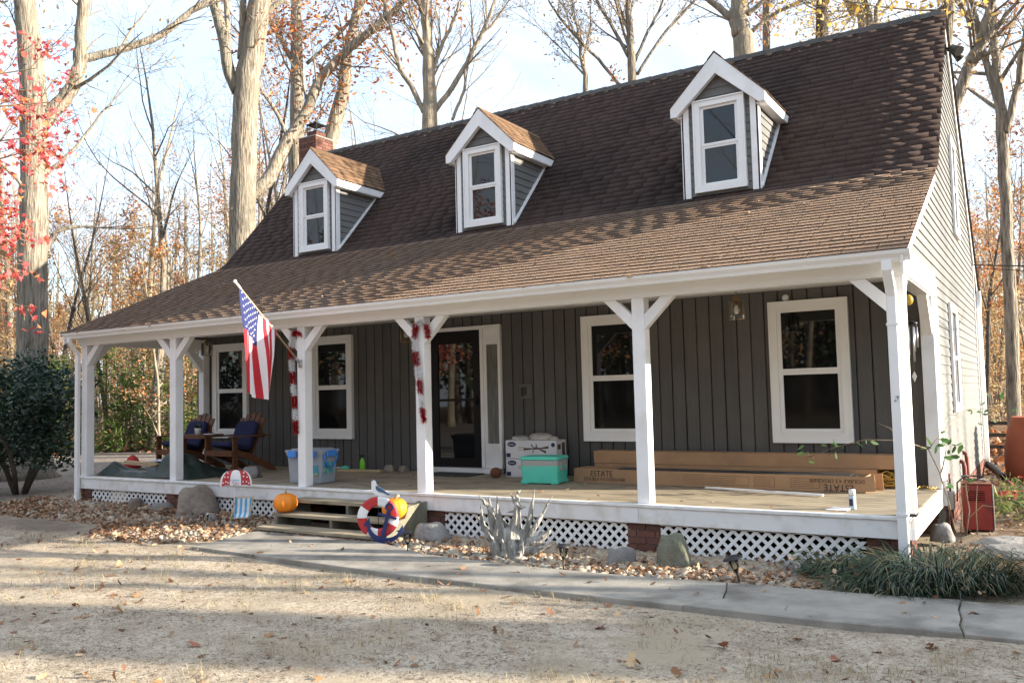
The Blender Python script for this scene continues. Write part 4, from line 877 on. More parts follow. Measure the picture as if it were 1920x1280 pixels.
# the wood: eight kinds of bare or half-bare trees, copied
def build_wood():
    rng = random.Random(5)
    kinds = [
        ('bare_tree', 'slender bare grey tree in the wood behind the house', tree_meshes(31, 17, .15, t0=(.45, .25, .2))),
        ('bare_tree', 'tall bare pale-barked tree in the wood behind the house', tree_meshes(32, 19, .19, bark='bark_pale', t0=(.5, .25, .2))),
        ('bare_tree', 'thin dark bare tree in the wood behind the house', tree_meshes(33, 15, .11, bark='bark_dark', t0=(.4, .2, .2))),
        ('brown_leaf_tree', 'half-bare tree with few brown leaves in the wood', tree_meshes(34, 16, .15, PAL['brown']+PAL['orange'][:2], 2, .16, t0=(.3, .2, .2))),
        ('orange_leaf_tree', 'young tree with orange leaves in the wood', tree_meshes(35, 10, .08, PAL['orange']+PAL['tan'], 3, .16, t0=(.15, .2, .2))),
        ('tan_leaf_tree', 'young beech with pale tan leaves in the wood', tree_meshes(36, 8, .06, PAL['tan']+[(.50, .36, .16)], 3, .16, t0=(.1, .15, .2), ang=(40, 75))),
        ('yellow_leaf_tree', 'slim tree with yellow leaves in the wood', tree_meshes(37, 12, .10, PAL['yellow']+PAL['tan'], 2, .15, t0=(.25, .2, .2)))]
    cam = Vector((1.03, -8.36))
    protos = {}; placed = []
    def place(k, x, y, s, grp=None, lab=None):
        nm, lb, me = kinds[k]; key = (k, 0)
        rot = rng.uniform(0, 6.28); sc = (s*rng.uniform(.92, 1.08), s*rng.uniform(.92, 1.08), s)
        g = (lab or lb)+', each of them'
        if key not in protos: protos[key] = tree_from(me, nm, lab or lb, (x, y, GZ), rot, sc, g)
        else: copy_thing(protos[key], (x, y, GZ), rot, lab or lb, g, sc)
        placed.append((x, y))
    n = 0; tries = 0
    while n < 235 and tries < 9000:
        tries += 1
        ang = math.radians(rng.uniform(-3, 66)); dist = 29 + 46*rng.random()**.75
        if n > 150: ang = math.radians(rng.uniform(45, 66))     # left of +y, as the view fans out over the wood
        if ang < math.radians(3): dist = rng.uniform(27, 62)
        x, y = cam.x - math.sin(ang)*dist, cam.y + math.cos(ang)*dist
        if -14.5 < x < 0.6 and y < 15: continue
        if x > -30 and y < 9.5 and x < -10: continue
        if any((x-a)**2+(y-b)**2 < 2.0 for a, b in placed): continue
        k = rng.choices(range(7), (4, 4, 2, 5, 6, 8, 4))[0]; dg = math.degrees(ang)
        zone = 'far left beside the oak' if dg > 57 else 'between the oak and the roof' if dg > 46.5 else 'showing above the ridge' if dg > 3 else 'right of the gable wall'
        place(k, x, y, rng.uniform(.62, 1.1) if ang > math.radians(3) else rng.uniform(.6, .85), 'wood '+zone, kinds[k][1].replace(' in the wood behind the house', ' in the wood').replace(' in the wood', ' in the wood '+zone)); n += 1
    for j in range(20):
        a = math.radians(rng.uniform(-1.6, 3.4)); d = rng.uniform(24, 58); k = rng.choice((0, 0, 2, 3, 4, 5, 4, 5))
        place(k, cam.x-math.sin(a)*d, cam.y+math.cos(a)*d, rng.uniform(.55, .95), 'wood right of the gable wall', kinds[k][1].replace(' in the wood behind the house', ' in the wood').replace(' in the wood', ' in the wood right of the gable wall'))
    # trees standing right of the house, whose shade dapples the gable and the yard, and trees across the yard mirrored in the windows
    for k, x, y, s in ((1, 14.2, 2.45, 1.7), (1, 18.5, 4.5, 1.6), (0, 17, 3.5, 1.9), (1, 23, 5.7, 1.7), (0, 11, 2.9, .8), (1, 20, 5.15, 1.7), (2, 17.5, 5.5, 1.1), (0, 42, 18.6, 1.1), (2, 36, 20, 1.), (0, 46, 13.5, 1.)):
        place(k, x, y, s, 'trees right of the house', kinds[k][1].replace(' in the wood behind the house', ' standing right of the house').replace(' in the wood', ' standing right of the house'))
    for k, x, y, s in ((1, -10, -22, 1.), (0, -16, -18, 1.1), (3, -4, -26, 1.1), (2, -21, -16, 1.), (0, 2, -24, 1.), (3, -26, -24, 1.2), (1, -30, -14, 1.), (4, -14, -25, 1.3), (4, -20, -27, 1.4), (3, -9, -30, 1.1), (0, 7, -20, 1.), (2, -34, -22, 1.), (4, -3, -30, 1.3), (5, -24, -20, 1.4), (5, -12, -33, 1.6)):
        place(k, x, y, s, 'trees across the yard', kinds[k][1].replace(' in the wood behind the house', ' across the front yard').replace(' in the wood', ' across the front yard'))
    # far wood: reads as one mass of stems and dead leaves
    b = MB(); lp = []
    for _ in range(900):
        a = math.radians(rng.uniform(-8, 72)); d = rng.uniform(72, 120); x, y = cam.x-math.sin(a)*d, cam.y+math.cos(a)*d; h = rng.uniform(9, 20); r = rng.uniform(.06, .2); lx = rng.gauss(0, .4)
        b.tube([(x, y, GZ), (x+lx*.4, y, h*.5), (x+lx, y, h)], [r, r*.7, .02], 4, cap=False)
        for j in range(5):
            z = h*rng.uniform(.3, .9); q = Vector((rng.gauss(0, 1), rng.gauss(0, 1), rng.uniform(.6, 1.4))).normalized()*rng.uniform(1.5, 4); s = Vector((x+lx*z/h, y, z)); b.tube([s, s+q*.5+Vector((0, 0, .2)), s+q], [r*.35, r*.2, .01], 3, cap=False)
        for _ in range(22):
            z = rng.uniform(0, 6) if rng.random() < .6 else rng.uniform(0, h*.8); lp.append((x+rng.gauss(0, 1.6), y+rng.gauss(0, 1.6), z))
    w = tag(b.build('far_wood', 'bark_grey'), kind='stuff')
    tag(leaf_cloud('far_wood_leaves', lp, .34, PAL['tan']+PAL['orange'][:3]+[(.50, .34, .13), (.46, .30, .12), (.30, .17, .08)], 'leaf', None, rng, 'oval', .9), kind='stuff')
build_wood()
# the wood across the yard and road, behind the viewer: it keeps the low sky off the porch and stands in the window panes
def front_wood():
    rng = random.Random(91); b = MB(); lp = []; gp = []
    for _ in range(420):
        a = rng.uniform(math.radians(100), math.radians(262)); d = rng.uniform(30, 58); x, y = 1+math.sin(a)*d*1.15, -8+math.cos(a)*d
        if y > -24 and x > -40: continue
        h = rng.uniform(9, 15); r = rng.uniform(.1, .24); b.tube([(x, y, GZ), (x+rng.gauss(0, .3), y, h*.5), (x+rng.gauss(0, .6), y, h)], [r, r*.7, .03], 5, cap=False)
        ever = rng.random() < .4
        for _ in range(210 if ever else 130):
            t = rng.random()**.8; z = h*(.12+.86*t) if ever else h*rng.uniform(.25, 1.); s = (2.6*(1.1-t) if ever else 2.2); (gp if ever else lp).append((x+rng.gauss(0, s*.6), y+rng.gauss(0, s*.6), z))
    tag(b.build('front_wood', 'bark_dark'), kind='stuff')
    tag(leaf_cloud('front_wood_leaves', lp, .42, PAL['brown']+PAL['tan'][:1], 'leaf_dry', None, rng, 'oval', .9), kind='stuff')
    tag(leaf_cloud('front_wood_needles', gp, .6, [(.03, .05, .02), (.04, .065, .025), (.025, .04, .02)], 'leaf_dry', None, rng, 'oval', .9), kind='stuff')
front_wood()

# red maple just beyond the left edge: its branches reach into the view
def build_maple():
    rng = random.Random(41); P = dict(BASE); P.update(levels=2, kids=(7, 5), t0=(.15, .15), up=.01, rmin=.005, wob=.14)
    base = Vector((-11.95, -3.65, GZ)); t = thing('red_maple', 'red maple whose bright red branches reach in from the left edge', 'tree', base); tb, wb, tips = MB(), MB(), []
    tb.tube([(0, 0, -.1), (0, 0, .4), (.05, .05, 2), (.1, .1, 3.4), (.2, .15, 5), (.3, .2, 6.6), (.3, .3, 8)], [.2, .14, .12, .1, .08, .05, .02], 9)
    for z, dx, dy, L in ((2.5, .75, .75, 1.5), (3.0, .7, .7, 1.65), (3.5, .8, .75, 1.85), (4.0, .7, .85, 1.75), (4.5, .75, .7, 2.15), (5.0, .65, .75, 2.1), (5.4, .7, .8, 2.3), (5.8, .6, .7, 2.0), (3.2, -.6, .5, 1.8), (4.2, -.5, -.8, 2.), (5., -.8, .1, 2.), (4.6, .3, -.9, 1.7), (6.2, -.3, .6, 1.6), (6.4, .4, -.5, 1.6)):
        grow(tb, wb, tips, Vector((.07+z*.03, .07+z*.02, z)), Vector((dx, dy, .12)), L, .035, 0, rng, P)
    tb.build('trunk', 'bark_grey', t); tag(wb.build('branches', 'twig', t), kind='stuff')
    lp = [tuple(q+Vector((rng.gauss(0, .10), rng.gauss(0, .10), rng.gauss(-.02, .09)))) for q in tips for _ in range(rng.choice((0, 1, 2, 5)))]
    tag(leaf_cloud('leaves', lp, .092, PAL['red'], 'leaf', t, rng, 'maple', .8), kind='stuff')
build_maple()

# evergreens
def build_evergreens():
    rng = random.Random(51)
    # broad dark evergreen bush in front of the big oak, several stems
    t = thing('evergreen_bush', 'large dark glossy evergreen bush on crooked stems in front of the big oak', 'bush', (-15.45, .55, GZ)); b = MB(); tips = []
    for a in range(4):
        an = a*1.6+.3; p = Vector((.1*math.cos(an), .1*math.sin(an), 0)); q = [p]
        for k in range(5): p = p+Vector((math.cos(an)*(.16+.05*k)+rng.gauss(0, .06), math.sin(an)*(.16+.05*k)+rng.gauss(0, .06), .42)); q.append(p)
        b.tube(q, [.05, .045, .04, .03, .025, .015], 6, jit=.08, rng=rng)
    b.build('stems', 'bark_dark', t); lp = []
    blobs = [(rng.gauss(0, .62), rng.gauss(0, .62), rng.uniform(.62, 2.4), rng.uniform(.24, .46)) for _ in range(96)]
    blobs = [q for q in blobs if (q[2] > .95 or q[0]**2+q[1]**2 > .2) and q[0]**2+q[1]**2 < 1.25*(1-(abs(q[2]-1.7)/1.3)**2)+.35]
    for x, y, z, r in blobs:
        for _ in range(int(620*r*r)+40):
            v = Vector((rng.gauss(0, 1), rng.gauss(0, 1), rng.gauss(0, 1))).normalized()*r*rng.uniform(.55, 1.05); lp.append((x+v.x, y+v.y, z+v.z*.85))
    tag(leaf_cloud('leaves', lp, .10, PAL['holly'], 'leaf_glossy', t, rng, 'oval', .7), kind='stuff')
    # second bush at the frame's left edge
    t2 = copy_thing(t, (-17.6, -.6, GZ), 2.1, 'dark evergreen bush at the far left, beside the larger one', None, (1.05, 1.05, .98))
    for x, y, s, lb in ((5.3, -.1, .85, 'dark evergreen bush added right of the yard for shade, nearest the walk'), (5.9, .75, .85, 'dark evergreen bush added right of the yard for shade, middle of the three'), (7.2, .5, .95, 'dark evergreen bush added right of the yard for shade, farthest from the walk')): copy_thing(t, (x, y, GZ), x, lb, None, (s, s, s*.95))  # unseen bushes, added to throw shade over the right front of the yard
    # hemlocks: feathery young conifers in a loose row beyond the porch
    def hem(seed, h):
        rg = random.Random(seed); tb = MB(); tb.tube([(0, 0, -.1), (.03, 0, h*.5), (0, .02, h)], [.05, .035, .008], 6); br = MB(); lp = []
        for i in range(70):
            z = h*(.03+.95*i/70); L = (h*.36)*(1-z/h)**.75+.12; an = i*2.4+rg.uniform(-.4, .4); d = Vector((math.cos(an), math.sin(an), .12)); q = [Vector((0, 0, z)), Vector((0, 0, z))+d*L*.5, Vector((0, 0, z))+d*L-Vector((0, 0, .22*L))]
            br.tube(q, [.012, .008, .004], 3, cap=False)
            for _ in range(int(24*L)+5):
                s = rg.uniform(.2, 1); c = q[0].lerp(q[1], s*2) if s < .5 else q[1].lerp(q[2], s*2-1); lp.append(tuple(c+Vector((rg.gauss(0, .11), rg.gauss(0, .11), rg.gauss(0, .05)))))
        return [('trunk', tb.mesh('trunk', 'bark_dark')), ('branches', br.mesh('branches', 'twig')), ('leaves', leaf_cloud('leaves', lp, .20, PAL['hemlock'], 'leaf', False, rg, 'needle', .5))]
    hs = [hem(61, 3.2), hem(62, 2.6), hem(63, 4.0)]; pr = {}
    row = [(-27.8, 8.2, 0, 1.05), (-26.6, 9.5, 2, 1.0), (-25.9, 10.0, 1, 1.1), (-25.0, 11.0, 0, 1.05), (-24.2, 11.6, 2, .85), (-23.2, 12.6, 1, 1.15), (-22.3, 13.3, 0, 1.0), (-29.2, 7.4, 1, 1.1), (-30.6, 6.0, 0, 1.), (-31.5, 4.6, 1, 1.2), (-27.0, 11.2, 2, 1.0), (-24.6, 13.6, 0, 1.1), (-21.5, 14.6, 1, 1.1), (-33, 3.2, 2, .9), (-29.5, 9.6, 0, 1.1)]
    for x, y, k, s in row:
        lb = ('young hemlock, feathery yellow-green, in the loose row beyond the porch', 'low feathery hemlock in the loose row beyond the porch', 'taller hemlock in the loose row beyond the porch')[k]
        if k not in pr: pr[k] = tree_from(hs[k], 'hemlock', lb, (x, y, GZ), rng.uniform(0, 6), s, 'hemlocks beyond the porch'); pr[k]['group'] = 'row of hemlocks: '+lb
        else: copy_thing(pr[k], (x, y, GZ), rng.uniform(0, 6), lb, pr[k]['group'], s)
build_evergreens()
# ------------------------------------------------------------------ materials of the things
pmat('red_paint', (.50, .035, .04), (.42, .03, .035), scale=8, rough=.5)
pmat('sign_white', (.80, .80, .80), (.74, .73, .72), scale=8, rough=.5)
pmat('navy_paint', (.025, .04, .15), (.02, .03, .11), scale=8, rough=.45)
pmat('slate_blue', (.06, .13, .24), (.05, .10, .19), scale=8, rough=.5)
pmat('flag_red', (.55, .03, .045), rough=.8, trans=.35)
pmat('flag_white', (.80, .79, .78), rough=.8, trans=.35)
pmat('flag_blue', (.03, .04, .15), rough=.8, trans=.3)
pmat('pumpkin', (.88, .29, .02), (.78, .22, .012), scale=5, rough=.45, bump=.1, bscale=20)
pmat('stem', (.50, .40, .24), (.32, .24, .13), scale=20, rough=.9)
pmat('stained_wood', (.17, .065, .028), (.10, .04, .018), scale=6, rough=.55, bump=.2, stretch=(1, 1, 6), rnd=.3)
pmat('navy_fabric', (.022, .026, .085), (.017, .02, .065), scale=50, rough=.9, bump=.15, bscale=200)
pmat('tarp', (.022, .040, .032), (.014, .026, .022), scale=5, rough=.45, bump=.5, bscale=9, c3=(.045, .06, .05), s3=4)
pmat('red_cloth', (.55, .025, .02), (.42, .02, .02), scale=10, rough=.7, bump=.4, bscale=12)
pmat('clear_plastic', (.56, .60, .66), (.50, .54, .60), scale=3, rough=.25, trans=.4)
pmat('blue_plastic', (.06, .26, .72), rough=.35)
pmat('teal_plastic', (.10, .62, .47), (.09, .57, .43), scale=5, rough=.38)
pmat('grey_plastic', (.36, .36, .355), rough=.45)
pmat('green_plastic', (.20, .62, .03), rough=.3)
pmat('print_teal', (.05, .33, .42), (.45, .55, .15), scale=14, rough=.4, contrast=(.5, .6))
pmat('cardboard', (.42, .255, .14), (.37, .22, .12), scale=6, rough=.85, bump=.05, rnd=.1, c3=(.33, .20, .115), s3=2.)
pmat('ink', (.035, .022, .018), rough=.8)
pmat('carton_white', (.68, .67, .68), (.60, .59, .60), scale=2, rough=.6)
pmat('carton_navy', (.02, .025, .07), rough=.6)
pmat('print_brown', (.10, .06, .035), rough=.6)
pmat('print_grey', (.42, .36, .30), rough=.6)
pmat('wrap', (.52, .49, .45), (.36, .33, .30), scale=9, rough=.35, bump=.8, bscale=20)
pmat('vinyl_dark', (.055, .055, .058), (.045, .045, .048), scale=4, rough=.5, rnd=.2)
pmat('rock_brown', (.26, .215, .18), (.12, .095, .08), scale=5, rough=.95, bump=1.8, bscale=14, c3=(.30, .25, .20), s3=2.)
pmat('rock_green', (.235, .23, .175), (.12, .125, .09), scale=5, rough=.95, bump=1.6, bscale=12, c3=(.15, .17, .07), s3=3.)
pmat('rock_grey', (.30, .285, .27), (.19, .18, .17), scale=6, rough=.95, bump=.8, bscale=16, rnd=.3)
pmat('pebble', (.48, .42, .34), rough=.8, col=True, rnd=.1, bump=.1)
pmat('driftwood', (.42, .40, .36), (.15, .14, .125), scale=7, rough=.9, bump=1.2, bscale=16, stretch=(3, 3, .5))
pmat('tinsel_red', (.42, .01, .015), rough=.3, metal=.5)
pmat('tinsel_white', (.80, .80, .80), rough=.35, metal=.2)
pmat('terracotta', (.33, .095, .05), (.27, .075, .04), scale=4, rough=.8, bump=.15)
pmat('cabinet_red', (.26, .03, .022), (.20, .024, .018), scale=4, rough=.6, c3=(.15, .025, .02), s3=5.)
pmat('rust', (.20, .075, .04), (.12, .05, .03), scale=12, rough=.9)
pmat('pipe_red', (.20, .05, .04), rough=.6)
pmat('cord_yellow', (.60, .36, .08), (.5, .3, .06), scale=10, rough=.6)
pmat('blade', (.04, .075, .035), rough=.45, col=True, trans=.15)
pmat('paper', (.74, .74, .80), rough=.7)
pmat('spray_can', (.42, .55, .60), (.36, .47, .52), scale=4, rough=.3)
pmat('lit_globe', (.52, .40, .08), rough=.3, trans=.5)
pmat('stripe_blue', (.12, .38, .62), rough=.7)
pmat('mat_grey', (.07, .07, .07), (.045, .045, .045), scale=60, rough=1, bump=.4)
pmat('pole_wood', (.45, .34, .22), (.36, .27, .17), scale=12, rough=.5)
pmat('pale_wood', (.52, .40, .23), (.43, .32, .18), scale=5, rough=.7, stretch=(.4, 6, 6))

CAM_YAW = 0.62       # flat yard signs face the viewer's side of the yard
def rock(name, label, m, loc, sz, seed, rotz=0, cat='rock', sub=3, group=None, taper=.12):
    bm = bmesh.new(); bmesh.ops.create_icosphere(bm, subdivisions=sub, radius=1)
    for v in bm.verts:
        p = v.co.copy(); q = p*1.1 + Vector((seed*7.3, seed*3.1, seed))
        d = 1 + .38*mnoise.noise(q) + .16*mnoise.noise(q*2.6) + .06*mnoise.noise(q*6)
        e = (abs(p.x)**5+abs(p.y)**5+abs(p.z)**5)**.2; d = 1+(d-1)*.7; q = p*d*(.15+.85/e)*.86; q.z = min(q.z, .72+.06*math.sin(p.x*5)+.05*math.cos(p.y*4+seed)); k = 1-taper*(q.z+.5); v.co = Vector((q.x*k, q.y*k, q.z))
        for ax in (Vector((.8, .3, .5)), Vector((-.5, .7, .6)), Vector((.2, -.9, .35)), Vector((-.7, -.5, .3))):      # cleaved faces
            a = ax.normalized(); k = v.co.dot(a)-.80
            if k > 0: v.co -= a*k*.75
        v.co = Vector((v.co.x*sz[0], v.co.y*sz[1], max(v.co.z, -.55)*sz[2]))
    me = bpy.data.meshes.new(name); bm.to_mesh(me); bm.free(); me.materials.append(M[m])
    for p in me.polygons: p.use_smooth = sub > 2
    return tag(put(name, me, None, (loc[0], loc[1], loc[2]+.5*sz[2]), (0, 0, rotz)), label, cat, group)

# ------------------------------------------------------------------ flag
def build_flag():
    base = Vector((-7.52, -.005, 1.655)); tip = Vector((-7.30, -1.28, 2.615)); ax = (tip-base)
    t = thing('flag', 'striped red and white flag with starred blue canton on an angled pole', 'flag', base)
    b = MB(); b.tube([(0, 0, 0), ax*.5, ax], [.0125, .0125, .011], 8); b.build('pole', 'pole_wood', t)
    b = MB(); b.sphere(ax*1.012, .024, 10, 6); b.tube([ax*.93, ax], [.014, .015], 8); b.build('finial', 'sign_white', t)
    b = MB(); b.tube([(0, .0, -.05), (0, -.0, .05)], .03, 8); b.tube([(0, 0, 0), ax*.08], [.02, .018], 8); b.build('bracket', 'steel', t)
    # cloth: hoist along the pole, the fly hanging down and gathering into folds
    nu, nv = 52, 60; H0, H1 = ax*.955, ax*.43; F = 1.32
    across = Vector((ax.x, ax.y, 0)).normalized(); side = Vector((-across.y, across.x, 0))
    V = []
    for j in range(nv+1):
        v = j/nv
        for i in range(nu+1):
            u = i/nu; p = H0.lerp(H1, u); g = 1.08-.30*v**.8*u                    # the low end swings in under the high end
            q = H0 + (p-H0)*1.0; down = F*v
            hx = (p-H0).dot(across)*g
            base_z = H0.z + (p-H0).z*(1-.55*v) - down*(1-.12*u)
            fold = (.075*math.sin(u*9.5+v*1.6) + .035*math.sin(u*21+2*v))*min(1, v*2.2+.08)*(.6+.6*u)
            pt = Vector((H0.x, H0.y, 0)) + across*hx + side*(fold + .05*v) ; pt.z = base_z + .03*math.sin(u*6+1)*v
            V.append(pt)
    b = MB()
    for j in range(nv):
        for i in range(nu):
            s = int((i+.5)/nu*13); can = s < 7 and (j+.5)/nv < .40
            b.cur = 2 if can else (0 if s % 2 == 0 else 1)
            a = j*(nu+1)+i; b.f.append((a, a+1, a+nu+2, a+nu+1)); b.mi.append(b.cur); b.sm.append(True)
    b.v = [tuple(p) for p in V]; c = b.build('cloth', ['flag_red', 'flag_white', 'flag_blue'], t)
    def at(u, v):
        x = min(u*nu, nu-1e-6); y = min(v*nv, nv-1e-6); i, j = int(x), int(y); A = V[j*(nu+1)+i]; B = V[j*(nu+1)+i+1]; D = V[(j+1)*(nu+1)+i]
        return A+(B-A)*(x-i)+(D-A)*(y-j), (B-A).cross(D-A).normalized(), (B-A).normalized(), (D-A).normalized()
    s = MB()
    for r in range(9):
        for k in range(6 if r % 2 == 0 else 5):
            u = (r+1)/10*7/13; v = (k*2+(1 if r % 2 == 0 else 2))/12*.40; p, n, e1, e2 = at(u, v)
            for sg in (-1, 1):
                pts = [p+n*.004*sg+(e1*math.cos(a)+e2*math.sin(a))*(.0135 if m % 2 == 0 else .006) for m in range(10) for a in (m*PI/5,)]
                s.add(pts, [tuple(range(10))])
    so = s.build('stars', 'sign_white', c); so['kind'] = 'stuff'
build_flag()

# ------------------------------------------------------------------ tinsel canes on two posts
def cane(label, pts):
    t = thing('tinsel_cane', label, 'decoration', pts[0]); o = Vector(pts[0]); P = [Vector(p)-o for p in pts]; rng = random.Random(len(label))
    L = [0]
    for a, b in zip(P, P[1:]): L.append(L[-1]+(b-a).length)
    bands = 9; m = [MB(), MB()]
    for k in range(3200):
        s = rng.random()*L[-1]; i = max(j for j in range(len(P)-1) if L[j] <= s); f = (s-L[i])/(L[i+1]-L[i]); c = P[i].lerp(P[i+1], f); band = int(s/L[-1]*bands) % 2
        d = Vector((rng.gauss(0, 1), rng.gauss(0, 1), rng.gauss(0, .5))).normalized(); w = d.orthogonal().normalized()*.0035; l = rng.uniform(.034, .056)
        m[band].add([c-w, c+w, c+d*l+w*.4, c+d*l-w*.4], [(0, 1, 2, 3)])
    for k, nm in ((0, 'tinsel_red'), (1, 'tinsel_white')): m[k].build('tinsel', nm, t)['kind'] = 'stuff'
    b = MB(); b.tube(P, .006, 5); b.build('wire', 'steel', t)
cane('red and white tinsel cane hooked beside the post that carries the flag', [(-7.59, -.03, .72), (-7.605, -.03, 1.0), (-7.63, -.03, 1.35), (-7.66, -.03, 1.65), (-7.67, -.03, 1.85), (-7.65, -.03, 2.02), (-7.58, -.03, 2.09), (-7.50, -.03, 2.04)])
cane('red and white tinsel cane hanging on the post in front of the storm door', [(-5.40, -.05, .86), (-5.43, -.05, 1.1), (-5.47, -.05, 1.4), (-5.51, -.05, 1.7), (-5.53, -.05, 1.9), (-5.50, -.05, 2.06), (-5.42, -.05, 2.10), (-5.34, -.05, 2.03), (-5.31, -.05, 1.88)])

# ------------------------------------------------------------------ yard decorations
def build_buoy():
    t = thing('lifebuoy_sign', 'red and white lifebuoy garden sign with a navy anchor, standing beside the walk', 'garden sign', (-5.415, -.9, GZ), CAM_YAW)
    zc = .30; b = MB()
    def ringseg(a0, a1, m):
        b = MB(); n = 7; rings = []
        for k in range(n+1):
            a = a0+(a1-a0)*k/n; R0, R1 = .125, .232; c, s = math.cos(a), math.sin(a)
            rings.append([(c*r, y, zc+s*r) for r, y in ((R0, -.006), (R0+.02, -.018), (R1-.02, -.018), (R1, -.006), (R1, .006), (R0, .006))])
        b.rings(rings, cap=True); b.build('ring_segment', m, t)
    edges = [0, 28, 84, 118, 172, 208, 262, 296, 346]
    for k in range(8):
        a0 = math.radians(edges[k]-28); a1 = math.radians((edges[k+1] if k < 7 else 360)-28); ringseg(a0, a1, 'sign_white' if k % 2 == 0 else 'red_paint')
    a = MB(); al = math.radians(-14)
    def rot(x, z): return (x*math.cos(al)-z*math.sin(al)+.03, x*math.sin(al)+z*math.cos(al)+.02)
    def plate(poly, y0=-.036, y1=-.02): a.prism([rot(x, z) for x, z in poly], 'y', y0, y1)
    plate([(-.022, .06), (.028, .06), (.020, .36), (-.016, .36)])                       # shank
    plate([(-.105, .295), (.11, .285), (.115, .31), (-.10, .325)], -.038, -.02)                         # stock
    n = 14
    for k in range(n):
        a0, a1 = 2*PI*k/n, 2*PI*(k+1)/n; plate([(.047*math.cos(a0), .405+.047*math.sin(a0)), (.047*math.cos(a1), .405+.047*math.sin(a1)), (.028*math.cos(a1), .405+.028*math.sin(a1)), (.028*math.cos(a0), .405+.028*math.sin(a0))])
    arc = []; n = 12
    for k in range(n+1): an = math.radians(195+150*k/n); arc.append((.20*math.cos(an)*1.0, .20+.205*math.sin(an)))
    inn = []
    for k in range(n+1): an = math.radians(195+150*k/n); inn.append((.185*math.cos(an), .225+.165*math.sin(an)))
    for k in range(n): plate([arc[k], arc[k+1], inn[k+1], inn[k]])
    for sx in (-1, 1): plate([(sx*.19, .245), (sx*.235, .15), (sx*.20, .145), (sx*.135, .165), (sx*.165, .18)], -.037, -.021)
    a.build('anchor', 'navy_paint', t)
    s = MB(); s.tube([(0, .012, .03), (0, .012, .56)], .004, 6); s.tube([(.06, .008, -.1), (.06, .008, .10)], .005, 6); s.build('stake', 'black_metal', t)
    # the gull on its rod
    g = MB(); z0 = .555
    body = [(-.068, .135), (-.062, .155), (-.040, .163), (-.020, .150), (-.014, .118), (.0, .095), (.055, .060), (.105, .022), (.12, .003), (.075, -.020), (.02, -.022), (-.035, .005), (-.068, .045), (-.070, .09)]
    g.prism([(x, z0+z) for x, z in body], 'y', -.006, .008); g.build('gull_body', 'sign_white', t)
    w = MB(); w.prism([(x, z0+z) for x, z in [(-.022, .098), (.005, .09), (.055, .058), (.10, .022), (.142, -.002), (.118, -.012), (.06, .018), (.01, .032), (-.018, .055)]], 'y', -.012, -.0055); w.prism([(x, z0+z) for x, z in [(-.04, .1645), (-.018, .153), (-.010, .118), (-.005, .128), (-.012, .160), (-.032, .172)]], 'y', -.005, .007); w.build('gull_wing', 'slate_blue', t)
    w = MB(); w.prism([(x, z0+z) for x, z in [(-.067, .148), (-.066, .138), (-.085, .134)]], 'y', -.004, .006); w.build('gull_beak', 'stem', t)
build_buoy()

